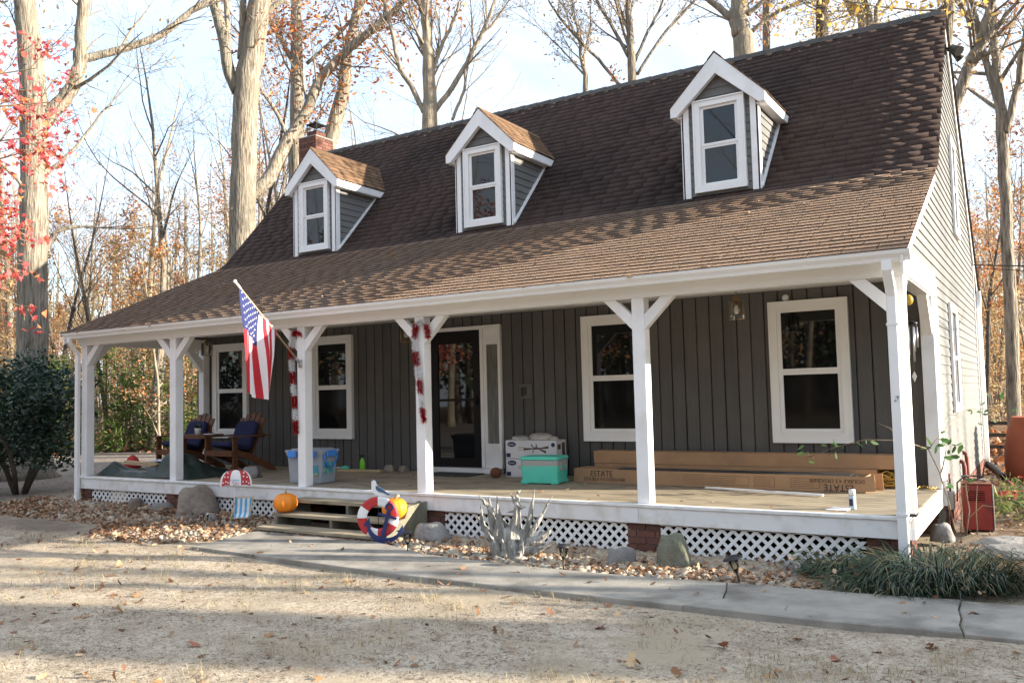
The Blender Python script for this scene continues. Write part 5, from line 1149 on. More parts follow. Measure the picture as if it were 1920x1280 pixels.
def build_beach():
    t = thing('beach_umbrella_sign', 'small red and white beach umbrella garden sign with a blue striped deck chair beneath it', 'garden sign', (-8.33, -.42, GZ), CAM_YAW)
    zc = .515; R0 = .215; hb = .135
    def P(a, r, off=0): return (math.sin(a)*r, -.02-.05*(1-(r/R0)**2)+off, zc+hb*(math.cos(a)*.0+1)*0 + 0)
    # dome of gores: from the apex down to a scalloped hem
    def pt(u, v): # u -1..1 across, v 0 apex..1 hem
        a = u*1.08; x = R0*math.sin(a)/math.sin(1.08)*(1-(1-v)**2)**.5; z = zc+.20*(1-v**1.6)-.045*(1-math.cos(a))*v*1.4; y = -.06*(1-abs(u))*v
        return Vector((x, y, z))
    def gore(u0, u1, m):
        b = MB(); n = 6; vs = []
        for j in range(n+1):
            for i in range(5):
                u = u0+(u1-u0)*i/4; p = pt(u, j/n); 
                if j == n: p.z += .010*math.sin(PI*i/4)
                vs.append(p)
        fs = [(j*5+i, j*5+i+1, j*5+i+6, j*5+i+5) for j in range(n) for i in range(4)]
        b.add(vs, fs); vs2 = [v+Vector((0, .008, 0)) for v in vs]; b.add(vs2, fs); return b.build('gore', m, t)
    g1 = gore(-1, -.80, 'sign_white'); gr = gore(-.80, -.27, 'red_paint'); gw = gore(-.27, .30, 'sign_white'); gr2 = gore(.30, .86, 'red_paint'); gore(.86, 1, 'sign_white')
    for g, u0, u1 in ((gr, -.80, -.27), (gr2, .30, .86)):
        d = MB()
        for fu, v in ((.5, .35), (.3, .58), (.72, .60), (.2, .85), (.55, .83), (.82, .88)):
            c = pt(u0+(u1-u0)*fu, v)-Vector((0, .004, 0)); d.add([c+Vector((.011*math.cos(k*PI/4), -.001*(k % 2), .011*math.sin(k*PI/4))) for k in range(8)], [tuple(range(8))])
        d.build('dots', 'sign_white', g)['kind'] = 'stuff'
    text('HAPPY', .042, 'stripe_blue', t, (.005, -.063, zc+.062), (PI/2, .08, 0)); text('PLACE', .034, 'red_paint', t, (.012, -.066, zc+.026), (PI/2, .08, 0))
    s = MB(); s.tube([(-.03, .005, -.1), (-.02, .003, zc+.13)], .007, 6); s.build('umbrella_pole', 'sign_white', t)
    # deck chair
    for k in range(7):
        b = MB(); x0 = -.085+k*.032; x1 = x0+.032; q = [(0.02, .33), (.025, .22), (.01, .13), (-.045, .085), (-.12, .075)]
        def S(x, i): y, z = q[i]; return (x+.05*(z-.1)+.06, y, z)
        b.add([S(x, i) for i in range(5) for x in (x0, x1)]+[(p[0], p[1]+.004, p[2]) for i in range(5) for x in (x0, x1) for p in (S(x, i),)], [(2*i, 2*i+1, 2*i+3, 2*i+2) for i in range(4)]+[(10+2*i, 11+2*i, 13+2*i, 12+2*i) for i in range(4)]); b.build('sling_stripe', 'stripe_blue' if k % 2 == 0 else 'sign_white', t)
    b = MB()
    for x in (-.035, .20): bar(b, (x+.02, .04, .345), (x-.01, -.13, .02), .014, .012); bar(b, (x, .09, .02), (x, -.13, .11), .014, .012)
    bar(b, (-.04, .035, .34), (.22, .035, .34), .012, .012); bar(b, (-.06, -.13, .085), (.21, -.13, .085), .012, .012); b.build('chair_frame', 'pale_wood', t)
    b = MB(); b.rings([[( -.16+.02*math.cos(a)*0+ .18*math.cos(a)+.16, .01+.12*math.sin(a), 0) for a in [2*PI*k/14 for k in range(14)]], [(.165*math.cos(a), .01+.10*math.sin(a), .045) for a in [2*PI*k/14 for k in range(14)]]]); b.build('sand_base', 'pale_wood', t)
build_beach()

def pumpkin(label, loc, r, h, stem=True):
    t = thing('pumpkin', label, 'pumpkin', loc); n = 40; b = MB(); rings = []
    for i in range(13):
        a = PI*i/12; ring = []
        for k in range(n):
            th = 2*PI*k/n; rib = 1-.085*abs(math.cos(th*5))**3*math.sin(a)**.5; rr = r*math.sin(a)**.75*rib if 0 < i < 12 else .01
            ring.append((rr*math.cos(th), rr*math.sin(th), h/2-h/2*math.cos(a)-(.018*math.exp(-(rr/.04)**2) if i > 8 else 0)))
        rings.append(ring)
    b.rings(rings, smooth=True); b.build('body', 'pumpkin', t)
    s = MB(); s.tube([(0, 0, h-.025), (.004, 0, h+.012), (-.006, .002, h+.035), (-.022, .004, h+.055)] if stem else [(0, 0, h-.02), (.02, 0, h+.018), (.06, .01, h+.028)], [.022, .013, .011, .007] if stem else [.02, .016, .014], 7); s.build('stem', 'stem', t)
pumpkin('orange pumpkin with a pale stem on the left end of the steps', (-7.28, -.52, -.258), .155, .245)
pumpkin('orange pumpkin behind the lifebuoy sign on the right end of the steps', (-5.53, -.47, -.258), .155, .25, False)

def lamp(label, loc, tilt=0, cap=.062, glass='glass_clear'):
    t = thing('solar_lamp', label, 'garden lamp', loc); t.rotation_euler = (0, tilt, .3)
    b = MB(); b.tube([(0, 0, -.08), (0, 0, .105)], .0085, 6); b.lathe([(.012, .09), (.022, .105), (.022, .112), (.01, .114)], 12); b.build('stake', 'black_plastic', t)
    b = MB(); b.lathe([(.028, .112), (.036, .15), (.044, .195), (.041, .195), (.033, .15), (.025, .116)], 16, cap=False); b.build('glass_cup', glass, t)
    b = MB(); b.lathe([(.046, .194), (cap, .198), (cap, .206), (cap*.7, .225), (.012, .232)], 16); b.build('cap', 'black_plastic', t)
lamp('short solar lamp with a clear cup among the stones below the large brown rock', (-8.17, -1.05, -.455), .05, .046)
lamp('solar lamp with a black cap beside the lifebuoy sign', (-4.74, -1.22, -.46), 0)
lamp('solar lamp just right of the driftwood', (-2.87, -1.25, -.46), .03)
lamp('tilted solar lamp with a broad black cap at the edge of the walk', (-1.25, -1.12, -.46), -.25, .085)

# ------------------------------------------------------------------ rocks along the porch
rock('boulder', 'large brown boulder leaning against the lattice left of the steps', 'rock_brown', (-9.36, -.25, GZ-.03), (.36, .22, .38), 1, .5, 'boulder', taper=.24)
rock('boulder', 'upright mossy boulder standing before the lattice near the brick pier', 'rock_green', (-2.03, -.62, -.53), (.205, .16, .285), 2, .2, 'boulder', taper=.22)
rock('rock', 'low pointed grey rock left of the mossy boulder', 'rock_grey', (-2.52, -.72, -.48), (.16, .12, .13), 3, .5)
rock('rock', 'pinkish flat rock beside the brick pier right of the steps', 'rock_grey', (-5.05, -.40, -.47), (.24, .14, .15), 4, .2)
rock('rock', 'small grey rock leaning on the lattice left of the second pier', 'rock_brown', (-10.95, -.12, -.47), (.20, .1, .15), 5)
rock('rock', 'pale rock at the foot of the second pier', 'rock_grey', (-10.2, -.20, -.48), (.22, .14, .14), 6, .4)
rock('rock', 'low tan rock below the large brown boulder', 'rock_brown', (-9.05, -.65, -.49), (.22, .13, .10), 7, .4)
rock('rock', 'white stone beside the deck chair sign', 'rock_grey', (-8.62, -.62, -.47), (.11, .09, .12), 8)
rock('rock', 'small pale rock at the left edge of the grass clump', 'rock_grey', (-.95, -.55, -.47), (.10, .08, .09), 9)
rock('rock', 'rounded rock under the right corner of the deck', 'rock_grey', (.03, 1.75, -.47), (.13, .12, .14), 10)
rock('rock', 'grey rock lying on the deck beside the wooden bench', 'rock_grey', (-9.33, .72, 0), (.17, .13, .135), 11, .3)
rock('flagstone', 'large grey flagstone at the right edge beyond the grass clump', 'rock_grey', (.72, 1.15, -.47), (.42, .30, .07), 12, .2, 'stone')
rock('flagstone', 'second flagstone behind the grass clump, nearer the red cabinet', 'rock_grey', (.62, 1.72, -.47), (.34, .2, .06), 13, .5, 'stone')
rock('stone', 'dark lump of stone against the wall below the middle of the porch', 'rock_brown', (-7.85, 2.22, 0), (.13, .08, .085), 14, 0, 'stone')
rock('stone', 'dark small stone next to the lump by the wall', 'rock_brown', (-7.62, 2.27, 0), (.10, .08, .075), 15, 0, 'stone')

# ------------------------------------------------------------------ driftwood
def build_driftwood():
    rng = random.Random(9); t = thing('driftwood_stump', 'bleached grey driftwood root stump with spiky upright prongs beside the walk', 'driftwood', (-3.62, -.93, GZ), .15)
    def spike(p, q, r, bend=0., name='prong'):
        b = MB(); p = Vector(p); q = Vector(q); pts = []; rad = []
        for k in range(7):
            f = k/6; c = p.lerp(q, f)+Vector((bend*math.sin(f*3), rng.gauss(0, .006), rng.gauss(0, .004))); pts.append(c); rad.append(max(.003, r*(1-f**1.25*.94)))
        b.tube(pts, rad, 9, jit=.34, rng=rng, smooth=False); return b.build(name, 'driftwood', t)
    b = MB(); rings = []
    for z, r in ((-.08, .19), (0, .20), (.07, .17), (.15, .15), (.24, .11), (.28, .06)):
        rings.append([(math.cos(a)*r*(1+.35*math.sin(a*3+z*4))*1.1, math.sin(a)*r*.7*(1+.3*math.cos(a*5)), z+.03*math.sin(a*2)) for a in [2*PI*k/18 for k in range(18)]])
    b.rings(rings, smooth=False); b.build('root_crown', 'driftwood', t)
    for p, q, r, be in (((.02, 0, .18), (.06, .02, .68), .075, .01), ((.05, 0, .60), (.10, 0, .685), .02, 0), ((.03, 0, .55), (-.01, 0, .65), .016, 0), ((.06, 0, .50), (.16, -.01, .51), .03, .0), ((.03, 0, .47), (-.06, 0, .44), .016, 0),
                        ((-.14, 0, .12), (-.26, .02, .60), .07, -.02), ((-.22, 0, .45), (-.36, -.02, .62), .035, 0), ((-.10, -.03, .15), (-.14, -.05, .62), .05, -.01), ((-.15, .02, .1), (-.42, .05, .40), .06, -.02), ((-.35, .03, .30), (-.36, .02, .52), .025, 0),
                        ((.10, .02, .10), (.24, .03, .68), .045, .01), ((.12, 0, .12), (.42, .06, .62), .04, .0), ((.12, -.02, .08), (.44, -.03, .32), .075, .02), ((.10, -.04, .05), (.48, -.02, .19), .06, .02), ((-.02, .03, .2), (-.20, .06, .44), .035, .02),
                        ((-.12, -.08, .0), (-.20, -.14, .28), .06, 0), ((.0, -.08, -.02), (-.06, -.13, .20), .08, 0), ((.10, -.08, -.02), (.16, -.12, .18), .06, 0)):
        spike(p, q, r, be)
build_driftwood()

# ------------------------------------------------------------------ on the porch
def build_bench():
    t = thing('double_bench', 'brown wooden double garden bench with two fan backs and a table between the seats', 'bench', (-10.98, 1.0, 0)); W = .99
    def slat(name, p, q, w, h, up=(0, 0, 1)): b = MB(); bar(b, p, q, w, h, up); return b.build(name, 'stained_wood', t)
    for sgn in (-1, 1):
        xc = sgn*.63
        for x in (xc-.33, xc+.33):
            slat('leg', (x, 0, 0), (x, 0, .585), .035, .09, (0, 1, 0))
            b = MB(); b.prism([(-.03, .37), (.02, .30), (.35, .19), (.72, .02), (.86, .0), (.86, .05), (.70, .15), (.38, .29), (.03, .40)], 'x', x-.03-.0, x-.005); b.build('side_rail', 'stained_wood', t)
            b = MB(); b.rings([[(x-.055, -.09, .587), (x+.055, -.09, .587), (x+.07, .2, .587), (x+.05, .72, .587), (x-.05, .72, .587), (x-.07, .2, .587)], [(x-.055, -.09, .61), (x+.055, -.09, .61), (x+.07, .2, .61), (x+.05, .72, .61), (x-.05, .72, .61), (x-.07, .2, .61)]]); b.build('armrest', 'stained_wood', t)
        for k in range(6):
            y = -.035+k*.088; z = .395-.045*k*.62+(-.03 if k == 0 else 0); slat('seat_slat', (xc-.33, y, z), (xc+.33, y, z), .08, .02)
        slat('seat_slat', (xc-.33, -.058, .33), (xc+.33, -.058, .33), .02, .075)
        for k in range(5):
            f = (k-2); x0 = xc+f*.085; x1 = xc+f*.125; top = .965-.022*f*f; yb = .41; b = MB(); lean = .62
            p = Vector((x0, yb, .22)); q = Vector((x1, yb+(top-.22)*lean*.62, top)); bar(b, p, q, .098, .02, (0, 1, 0)); b.build('back_slat', 'stained_wood', t)
        slat('back_rail', (xc-.33, .60, .60), (xc+.33, .60, .60), .03, .07)
    for k in range(4): slat('table_slat', (-.30, -.02+k*.10, .622), (.30, -.02+k*.10, .622), .09, .02)
    slat('table_apron', (-.3, -.05, .595), (.3, -.05, .595), .02, .05)
    # cushions lie on the bench
    for sgn, lab in ((-1, 'left'), (1, 'right')):
        xc = -10.98+sgn*.63
        def cushion(w, l, th, loc, rx, label):
            b = MB(); n = 8; rings = []
            for k in range(5):
                f = k/4; s = 1-.10*(2*f-1)**4; zz = -th/2+th*f
                rings.append([(w/2*s*math.copysign(abs(math.cos(a))**.35, math.cos(a)), l/2*s*math.copysign(abs(math.sin(a))**.35, math.sin(a)), zz) for a in [2*PI*j/28 for j in range(28)]])
            b.rings(rings, smooth=True); o = b.build('cushion', 'navy_fabric', None, loc, (rx, 0, 0)); tag(o, label, 'cushion')
        cushion(.50, .46, .075, (xc, 1.17, .435), -.25, 'navy seat cushion on the %s seat of the wooden bench' % lab)
        cushion(.50, .50, .085, (xc, 1.475, .60), 1.19, 'navy back cushion against the %s fan back of the bench' % lab)
    p = thing('flower_pot', 'small white pot with a green sprig on the bench table', 'flower pot', (-11.0, 1.06, .633)); b = MB(); b.lathe([(.045, 0), (.055, .1), (.057, .105), (.05, .105), (.048, .09)], 14); b.build('pot', 'sign_white', p)
    leaf_cloud('leaves', [(R.gauss(0, .02), R.gauss(0, .02), R.uniform(.1, .15)) for _ in range(30)], .07, PAL['holly'], 'leaf_glossy', p, R, 'oval', .8, 'stuff')
    b = MB(); b.box(-.09, .09, -.06, .06, 0, .012); tag(b.build('paper_stack', 'paper', None, (-10.78, 1.14, .633), (0, 0, .3)), 'white papers lying on the bench table', 'papers')
    b = MB(); b.box(-.012, .012, -.06, .06, 0, .012, bev=.003); tag(b.build('pen', 'black_plastic', None, (-10.76, 1.12, .646), (0, 0, 1.1)), 'dark pen on the white papers', 'pen')
build_bench()

def build_tarp():
    # a crumpled heap: height field with ridges, hollow underneath
    x0, x1, y0, y1 = -12.40, -9.98, .14, 1.12; nx, ny = 70, 40; V = []
    for j in range(ny+1):
        for i in range(nx+1):
            u, v = i/nx, j/ny; x = x0+(x1-x0)*u; y = y0+(y1-y0)*v
            h = .33*math.exp(-((x+10.62)/.36)**2-((y-.45)/.38)**2) + .17*math.exp(-((x+12.22)/.22)**2-((y-.32)/.2)**2) + .12*math.exp(-((x+11.75)/.3)**2-((y-.95)/.14)**2) + .07
            h *= 1+.35*mnoise.noise(Vector((x*4, y*5, 1)))+.07*mnoise.noise(Vector((x*9, y*10, 5)))
            e = min(u, 1-u, v, 1-v); h = h*min(1, e*9+.05)+.004; 
            x += .07*mnoise.noise(Vector((x*3, y*3, 9))); y += .06*mnoise.noise(Vector((x*3, y*3, 19)))
            V.append((x, max(.03, y), max(.004, h)))
    a = np.arange(nx*ny); i = a % nx + (a//nx)*(nx+1); F = np.stack([i, i+1, i+nx+2, i+nx+1], 1)
    t = put('tarp', mesh_np('tarp', np.array(V), F, 'tarp', smooth=False)); tag(t, 'dark green tarp crumpled in a heap on the left end of the deck', 'tarp')
    for p in t.data.polygons: p.use_smooth = True
    for k, (dx, z) in enumerate(((0, .15), (.05, .172))):
        b = MB(); b.box(-.48, .48, -.055, .055, -.01, .01); o = b.build('flooring_plank', 'pale_wood', None, (-12.05+dx, .66+.07*k, z), (0, .03, -.05)); tag(o, ('lower' if k == 0 else 'upper')+' tan plank lying on the green tarp', 'plank')
    b = MB(); b.rings([[(-.26, -.08, 0), (.26, -.06, .0), (.24, .08, .01), (-.24, .09, .012)], [(-.26, -.08, .006), (.26, -.06, .006), (.24, .08, .016), (-.24, .09, .018)]]); tag(b.build('white_sheet', 'paper', None, (-11.62, .80, .205), (0, .0, -.2)), 'white sheet lying on the green tarp', 'sheet')
    b = MB(); rings = []
    for z, r in ((0, .15), (.03, .18), (.08, .17), (.13, .13), (.18, .09), (.21, .05), (.225, .02)):
        rings.append([(r*math.cos(a)*(1+.14*math.sin(3*a+z*20)), r*.8*math.sin(a)*(1+.12*math.cos(4*a+z*9)), z) for a in [2*PI*k/18 for k in range(18)]])
    b.rings(rings, smooth=True); tag(b.build('red_bag', 'red_cloth', None, (-12.60, .95, .0)), 'red cloth bag slumped at the left end of the deck', 'bag')
    bx = bpy.data.objects['red_bag']; bx.location.z = .004; bx.scale = (1, 1, 1.2)
build_tarp()

def build_tote():
    t = thing('storage_tote', 'clear plastic storage tote with blue latches on the deck behind the flag post', 'storage box', (-7.80, .48, 0), .12); w, d, h = .30, .20, .44
    def rr(w, d, z, r=.03): return [(sx*(w-r)+r*math.cos(a), sy*(d-r)+r*math.sin(a), z) for sx, sy, a0 in ((1, 1, 0), (-1, 1, PI/2), (-1, -1, PI), (1, -1, 1.5*PI)) for a in (a0, a0+PI/4, a0+PI/2)]
    b = MB(); b.rings([rr(w*.86, d*.84, .006), rr(w*.90, d*.88, .02), rr(w*.97, d*.97, h-.05), rr(w*.97+.012, d*.97+.012, h-.045), rr(w*.99+.012, d+.01, h)]); b.build('box', 'clear_plastic', t)
    b = MB(); b.rings([rr(w+.02, d+.02, h+.001), rr(w+.02, d+.02, h+.025), rr(w, d, h+.03), rr(w-.03, d-.03, h+.03), rr(w-.05, d-.05, h+.045)]); b.build('lid', 'clear_plastic', t)
    for x in (-.17, .15):
        b = MB(); b.box(x-.075, x+.075, -d-.045, -d-.018, h-.075, h+.02, bev=.008); b.build('latch', 'blue_plastic', t)
    b = MB(); b.box(w+.022, w+.045, -.11, .11, h-.07, h+.02, bev=.008); b.build('latch', 'blue_plastic', t)
    b = MB(); b.tube([(w+.012, -.15, h-.03), (w+.03, -.14, h-.09), (w+.02, -.09, h-.20), (w+.01, .06, h-.21), (w+.03, .13, h-.09), (w+.012, .15, h-.03)], .012, 6); b.build('handle', 'blue_plastic', t)
    b = MB(); b.box(.10, .24, -d*.98-.002, -d*.94, .12, .26); b.build('printed_label', 'print_teal', t)
    b = MB(); b.box(w*.955, w*.975, -.12, .08, .14, .30); b.build('printed_label', 'print_teal', t)
build_tote()

def build_cooler():
    t = thing('cooler', 'turquoise cooler with a grey band on the deck right of the door', 'cooler', (-4.63, 1.52, 0), .12); w, d = .265, .20
    def rr(w, d, z, r=.035): return [(sx*(w-r)+r*math.cos(a), sy*(d-r)+r*math.sin(a), z) for sx, sy, a0 in ((1, 1, 0), (-1, 1, PI/2), (-1, -1, PI), (1, -1, 1.5*PI)) for a in (a0, a0+PI/4, a0+PI/2)]
    b = MB(); b.rings([rr(w*.93, d*.92, .012), rr(w*.95, d*.94, .02), rr(w*.985, d*.985, .235)]); b.build('body', 'teal_plastic', t)
    b = MB(); b.rings([rr(w*.988, d*.988, .236), rr(w, d, .305)]); b.build('band', 'grey_plastic', t)
    b = MB(); b.rings([rr(w*1.0, d*1.0, .309), rr(w*1.03, d*1.03, .314), rr(w*1.03, d*1.03, .338), rr(w, d, .352), rr(w*.8, d*.75, .358)]); b.build('lid', 'teal_plastic', t)
    for sx in (-1, 1):
        for sy in (-1, 1): 
            b = MB(); b.box(sx*w*.80-.05, sx*w*.80+.05, sy*d*.82-.035, sy*d*.82+.035, 0, .05, bev=.01); b.build('foot', 'teal_plastic', t)
    b = MB(); x = w*.985
    for y0, y1, z0, z1 in ((-.10, -.08, .175, .285), (.08, .10, .175, .285), (-.08, .08, .175, .193), (-.08, .08, .268, .285)): b.box(x, x+.022, y0, y1, z0, z1)
    b.build('handle', 'grey_plastic', t)
    text('IGLOO', .036, 'grey_plastic', t, (-.12, -d*.975-.001, .205), (PI/2-.03, 0, 0))
build_cooler()

def fan_print(t, y, x, z, s):
    b = MB(); b.box(x-.008*s, x+.008*s, y-.001, y, z+.03*s, z+.075*s); b.prism([(x-.045*s, z), (x+.045*s, z), (x+.03*s, z+.03*s), (x-.03*s, z+.03*s)], 'y', y-.001, y)
    for dx, dz, w in ((-.20, .0, .018), (.19, .03, .018), (-.08, .065, .014), (.15, -.04, .02), (-.06, -.045, .016)): 
        p, q = (x+.03*s*(1 if dx > 0 else -1), z+.01*s), (x+dx*s, z+dz*s); b.prism([(p[0], p[1]-.006*s), (q[0], q[1]-w*s), (q[0], q[1]+w*s), (p[0], p[1]+.006*s)], 'y', y-.0012-abs(dx)*.002, y)
    return b.build('printed_fan', 'print_brown', t)
def oval(t, y, x, z, a, b_, m):
    b = MB(); b.prism([(x+a*math.cos(k*PI/9), z+b_*math.sin(k*PI/9)) for k in range(18)], 'y', y-.0012, y); return b.build('printed_oval', m, t)
def build_cartons():
    for k, z in enumerate((.0, .262)):
        t = thing('fan_carton', ('lower' if k == 0 else 'upper')+' white ceiling-fan carton of the stack behind the turquoise cooler', 'carton', (-5.15, 2.19, z+.002), .04+.02*k); w, d, h = .40, .16, .255
        b = MB(); b.box(-w, w, -d, d, 0, h, bev=.004); b.build('carton', 'carton_white', t); y = -d-.0005
        oval(t, y, -.30, h-.055, .07, .035, 'carton_navy'); text('harbor', .035, 'carton_white', t, (-.30, y-.002, h-.055), (PI/2, 0, 0))
        fan_print(t, y, .09, h*.52, 1.0); oval(t, y, .35, h-.06, .03, .03, 'carton_navy')
        b = MB(); b.box(-.39, -.32, y-.001, y, .02, .075); b.build('printed_block', 'carton_navy', t)
        b = MB(); b.box(-.20, -.10, y-.001, y, .15, .165); b.box(-.20, -.12, y-.001, y, .12, .132); b.build('printed_lines', 'print_grey', t)['kind'] = 'stuff'
        s = MB(); s.box(w, w+.001, -.12, -.02, .13, .20); s.box(w, w+.001, .02, .12, .04, .22); s.build('printed_block', 'print_brown', t)
    for i, (x, y, sx, sy, sz, lab) in enumerate(((-5.38, 2.17, .15, .11, .055, 'pale plastic-wrapped parcel at the left end on top of the fan cartons'), (-5.06, 2.20, .20, .12, .085, 'larger wrapped parcel in the middle on top of the fan cartons'), (-4.83, 2.15, .07, .06, .05, 'small wrapped bundle at the right end on top of the fan cartons'))):
        b = MB(); rings = []
        for k in range(7):
            a = PI/2*k/6; r = math.cos(a)**.6 if k < 6 else .05; rings.append([(x+sx*r*math.cos(q)*(1+.12*math.sin(3*q+k)), y+sy*r*math.sin(q)*(1+.1*math.cos(4*q+i)), .520+sz*math.sin(a)*(1+.15*math.sin(q*2+i))) for q in [2*PI*j/16 for j in range(16)]])
        b.rings(rings, smooth=True); tag(b.build('parcel', 'wrap'), lab, 'parcel')
    b = MB(); b.sphere((0, 0, .075), .075, 14, 9, (1.15, 1, 1)); tag(b.build('dark_ball', 'rust', None, (-5.62, 1.86, .0)), 'dark brown ball on the deck left of the turquoise cooler', 'ball')
build_cartons()

def build_long_boxes():
    def tray(b, L, d, h, th=.006, lid=0):
        b.box(0, L, 0, d, 0, th); b.box(0, L, 0, th, th, h); b.box(0, L, d-th, d, th, h); b.box(0, th, th, d-th, th, h); b.box(L-th, L, th, d-th, th, h)
    # front box, closed at the left end
    t = thing('siding_carton', 'long open cardboard carton lettered ESTATE at the front of the stack by the wall', 'carton', (-4.29, 1.70, .004), -.012); L, d, h = 3.60, .36, .175
    b = MB(); tray(b, L, d, h); b.build('carton', 'cardboard', t)
    b = MB(); b.box(.002, .62, .002, d-.002, h, h+.004); b.build('flap', 'cardboard', t)
    b = MB(); b.hexa([(L-.002, .0, .01), (L+.10, .02, .02), (L+.10, .03, .02), (L-.002, .01, .01), (L-.002, .0, h), (L+.09, .03, h+.02), (L+.09, .04, h+.02), (L-.002, .01, h)]); b.build('flap', 'cardboard', t); b = MB(); b.hexa([(L, d-.01, .0), (L+.13, d-.03, .0), (L+.13, d-.02, .0), (L, d, .0), (L, d-.01, h), (L+.12, d-.02, h+.01), (L+.12, d-.01, h+.01), (L, d, h)]); b.build('flap', 'cardboard', t)
    text('ESTATE', .105, 'ink', t, (.40, -.0012, h*.66), (PI/2, 0, 0), sx=.92); text('DOUBLE 4.5 DESIGNER', .058, 'ink', t, (.44, -.0012, h*.26), (PI/2, 0, 0))
    text('ESTATE', .105, 'ink', t, (L-.28, -.0012, h*.28), (PI/2, PI, 0), sx=.92); text('DOUBLE 4.5 DESIGNER', .058, 'ink', t, (L-.30, -.0012, h*.70), (PI/2, PI, 0))
    for x0, x1 in ((1.52, 2.32), (2.38, 2.62), (2.80, 3.12)):
        b = MB()
        for a, c, e, f in ((x0, x1, .03, .033), (x0, x1, .135, .138), (x0, x0+.003, .033, .135), (x1-.003, x1, .033, .135)): b.box(a, c, -.0012, 0, e, f)
        for k in range(4): b.box(x0+.02, x0+(x1-x0)*.8, -.0012, 0, .05+k*.02, .053+k*.02)
        b.build('printed_lines', 'ink', t)['kind'] = 'stuff'
    # siding panels inside
    p = thing('siding_bundle', 'dark vinyl siding panels lying in the long open carton', 'siding panels', (-4.29, 1.70, .004), -.012)
    for k in range(4):
        b = MB(); z = .10+.022*k; q = [(.02+.004*k, z), (.10, z+.02), (.17, z+.004), (.25, z+.02), (.34-.004*k, z)]; b.prism(q+[(y, zz-.006) for y, zz in reversed(q)], 'x', .66-.03*k, L-.05-.04*k); b.build('panel', 'vinyl_dark', p)
    # rear box standing higher, on two blocks of panels
    b = MB(); b.box(0, 3.55, 0, .30, 0, .21, bev=.004); u = thing('siding_carton', 'long closed cardboard carton lying flat against the wall under the upper carton', 'carton', (-4.20, 2.13, .004)); b.build('carton', 'cardboard', u)
    u = thing('siding_carton', 'upper long cardboard carton resting on the rear carton against the wall', 'carton', (-4.24, 2.19, .216), 0); b = MB(); b.box(0, 3.80, 0, .26, 0, .16, bev=.004); b.build('carton', 'cardboard', u)
    b = MB(); b.box(.02, 3.78, .13, .133, .1605, .1615); b.build('tape', 'pale_wood', u)
    b = MB(); b.hexa([(3.80, 0, 0), (3.86, .02, 0), (3.86, .025, 0), (3.80, .006, 0), (3.80, 0, .16), (3.88, .03, .17), (3.88, .035, .17), (3.80, .006, .16)]); b.build('flap', 'cardboard', u)
    b = MB(); bar(b, (-2.44, 1.50, .02), (-1.04, 1.20, .02), .028, .02); tag(b.build('white_batten', 'white_paint'), 'thin white batten lying on the deck in front of the long carton', 'batten')
    t = thing('spray_can', 'pale blue spray can with a white cap near the front edge of the deck', 'spray can', (-.585, .33, .002)); b = MB(); b.lathe([(.030, 0), (.032, .004), (.032, .125), (.026, .134)], 18); b.build('can', 'spray_can', t); b = MB(); b.lathe([(.031, .134), (.031, .182), (.028, .187), (.002, .188)], 18); b.build('cap', 'sign_white', t)
    b = MB(); b.box(-.0325, -.012, -.026, .010, .04, .10) if False else b.rings([[(.0325*math.cos(a), .0325*math.sin(a), z) for a in [-2.6+1.3*k/6 for k in range(7)]]+[(.0318*math.cos(a), .0318*math.sin(a), z) for a in [-1.3-1.3*k/6 for k in range(7)]] for z in (.035, .10)]); b.build('printed_label', 'carton_navy', t)
    b = MB(); b.rings([[(-.11, -.06, 0), (.09, -.05, 0), (.10, .07, 0), (-.06, .10, 0)], [(-.11, -.06, .003), (.09, -.05, .004), (.10, .07, .02), (-.06, .10, .012)]]); tag(b.build('crumpled_paper', 'paper', None, (-.70, .24, .003)), 'crumpled white paper beside the spray can', 'paper')
build_long_boxes()

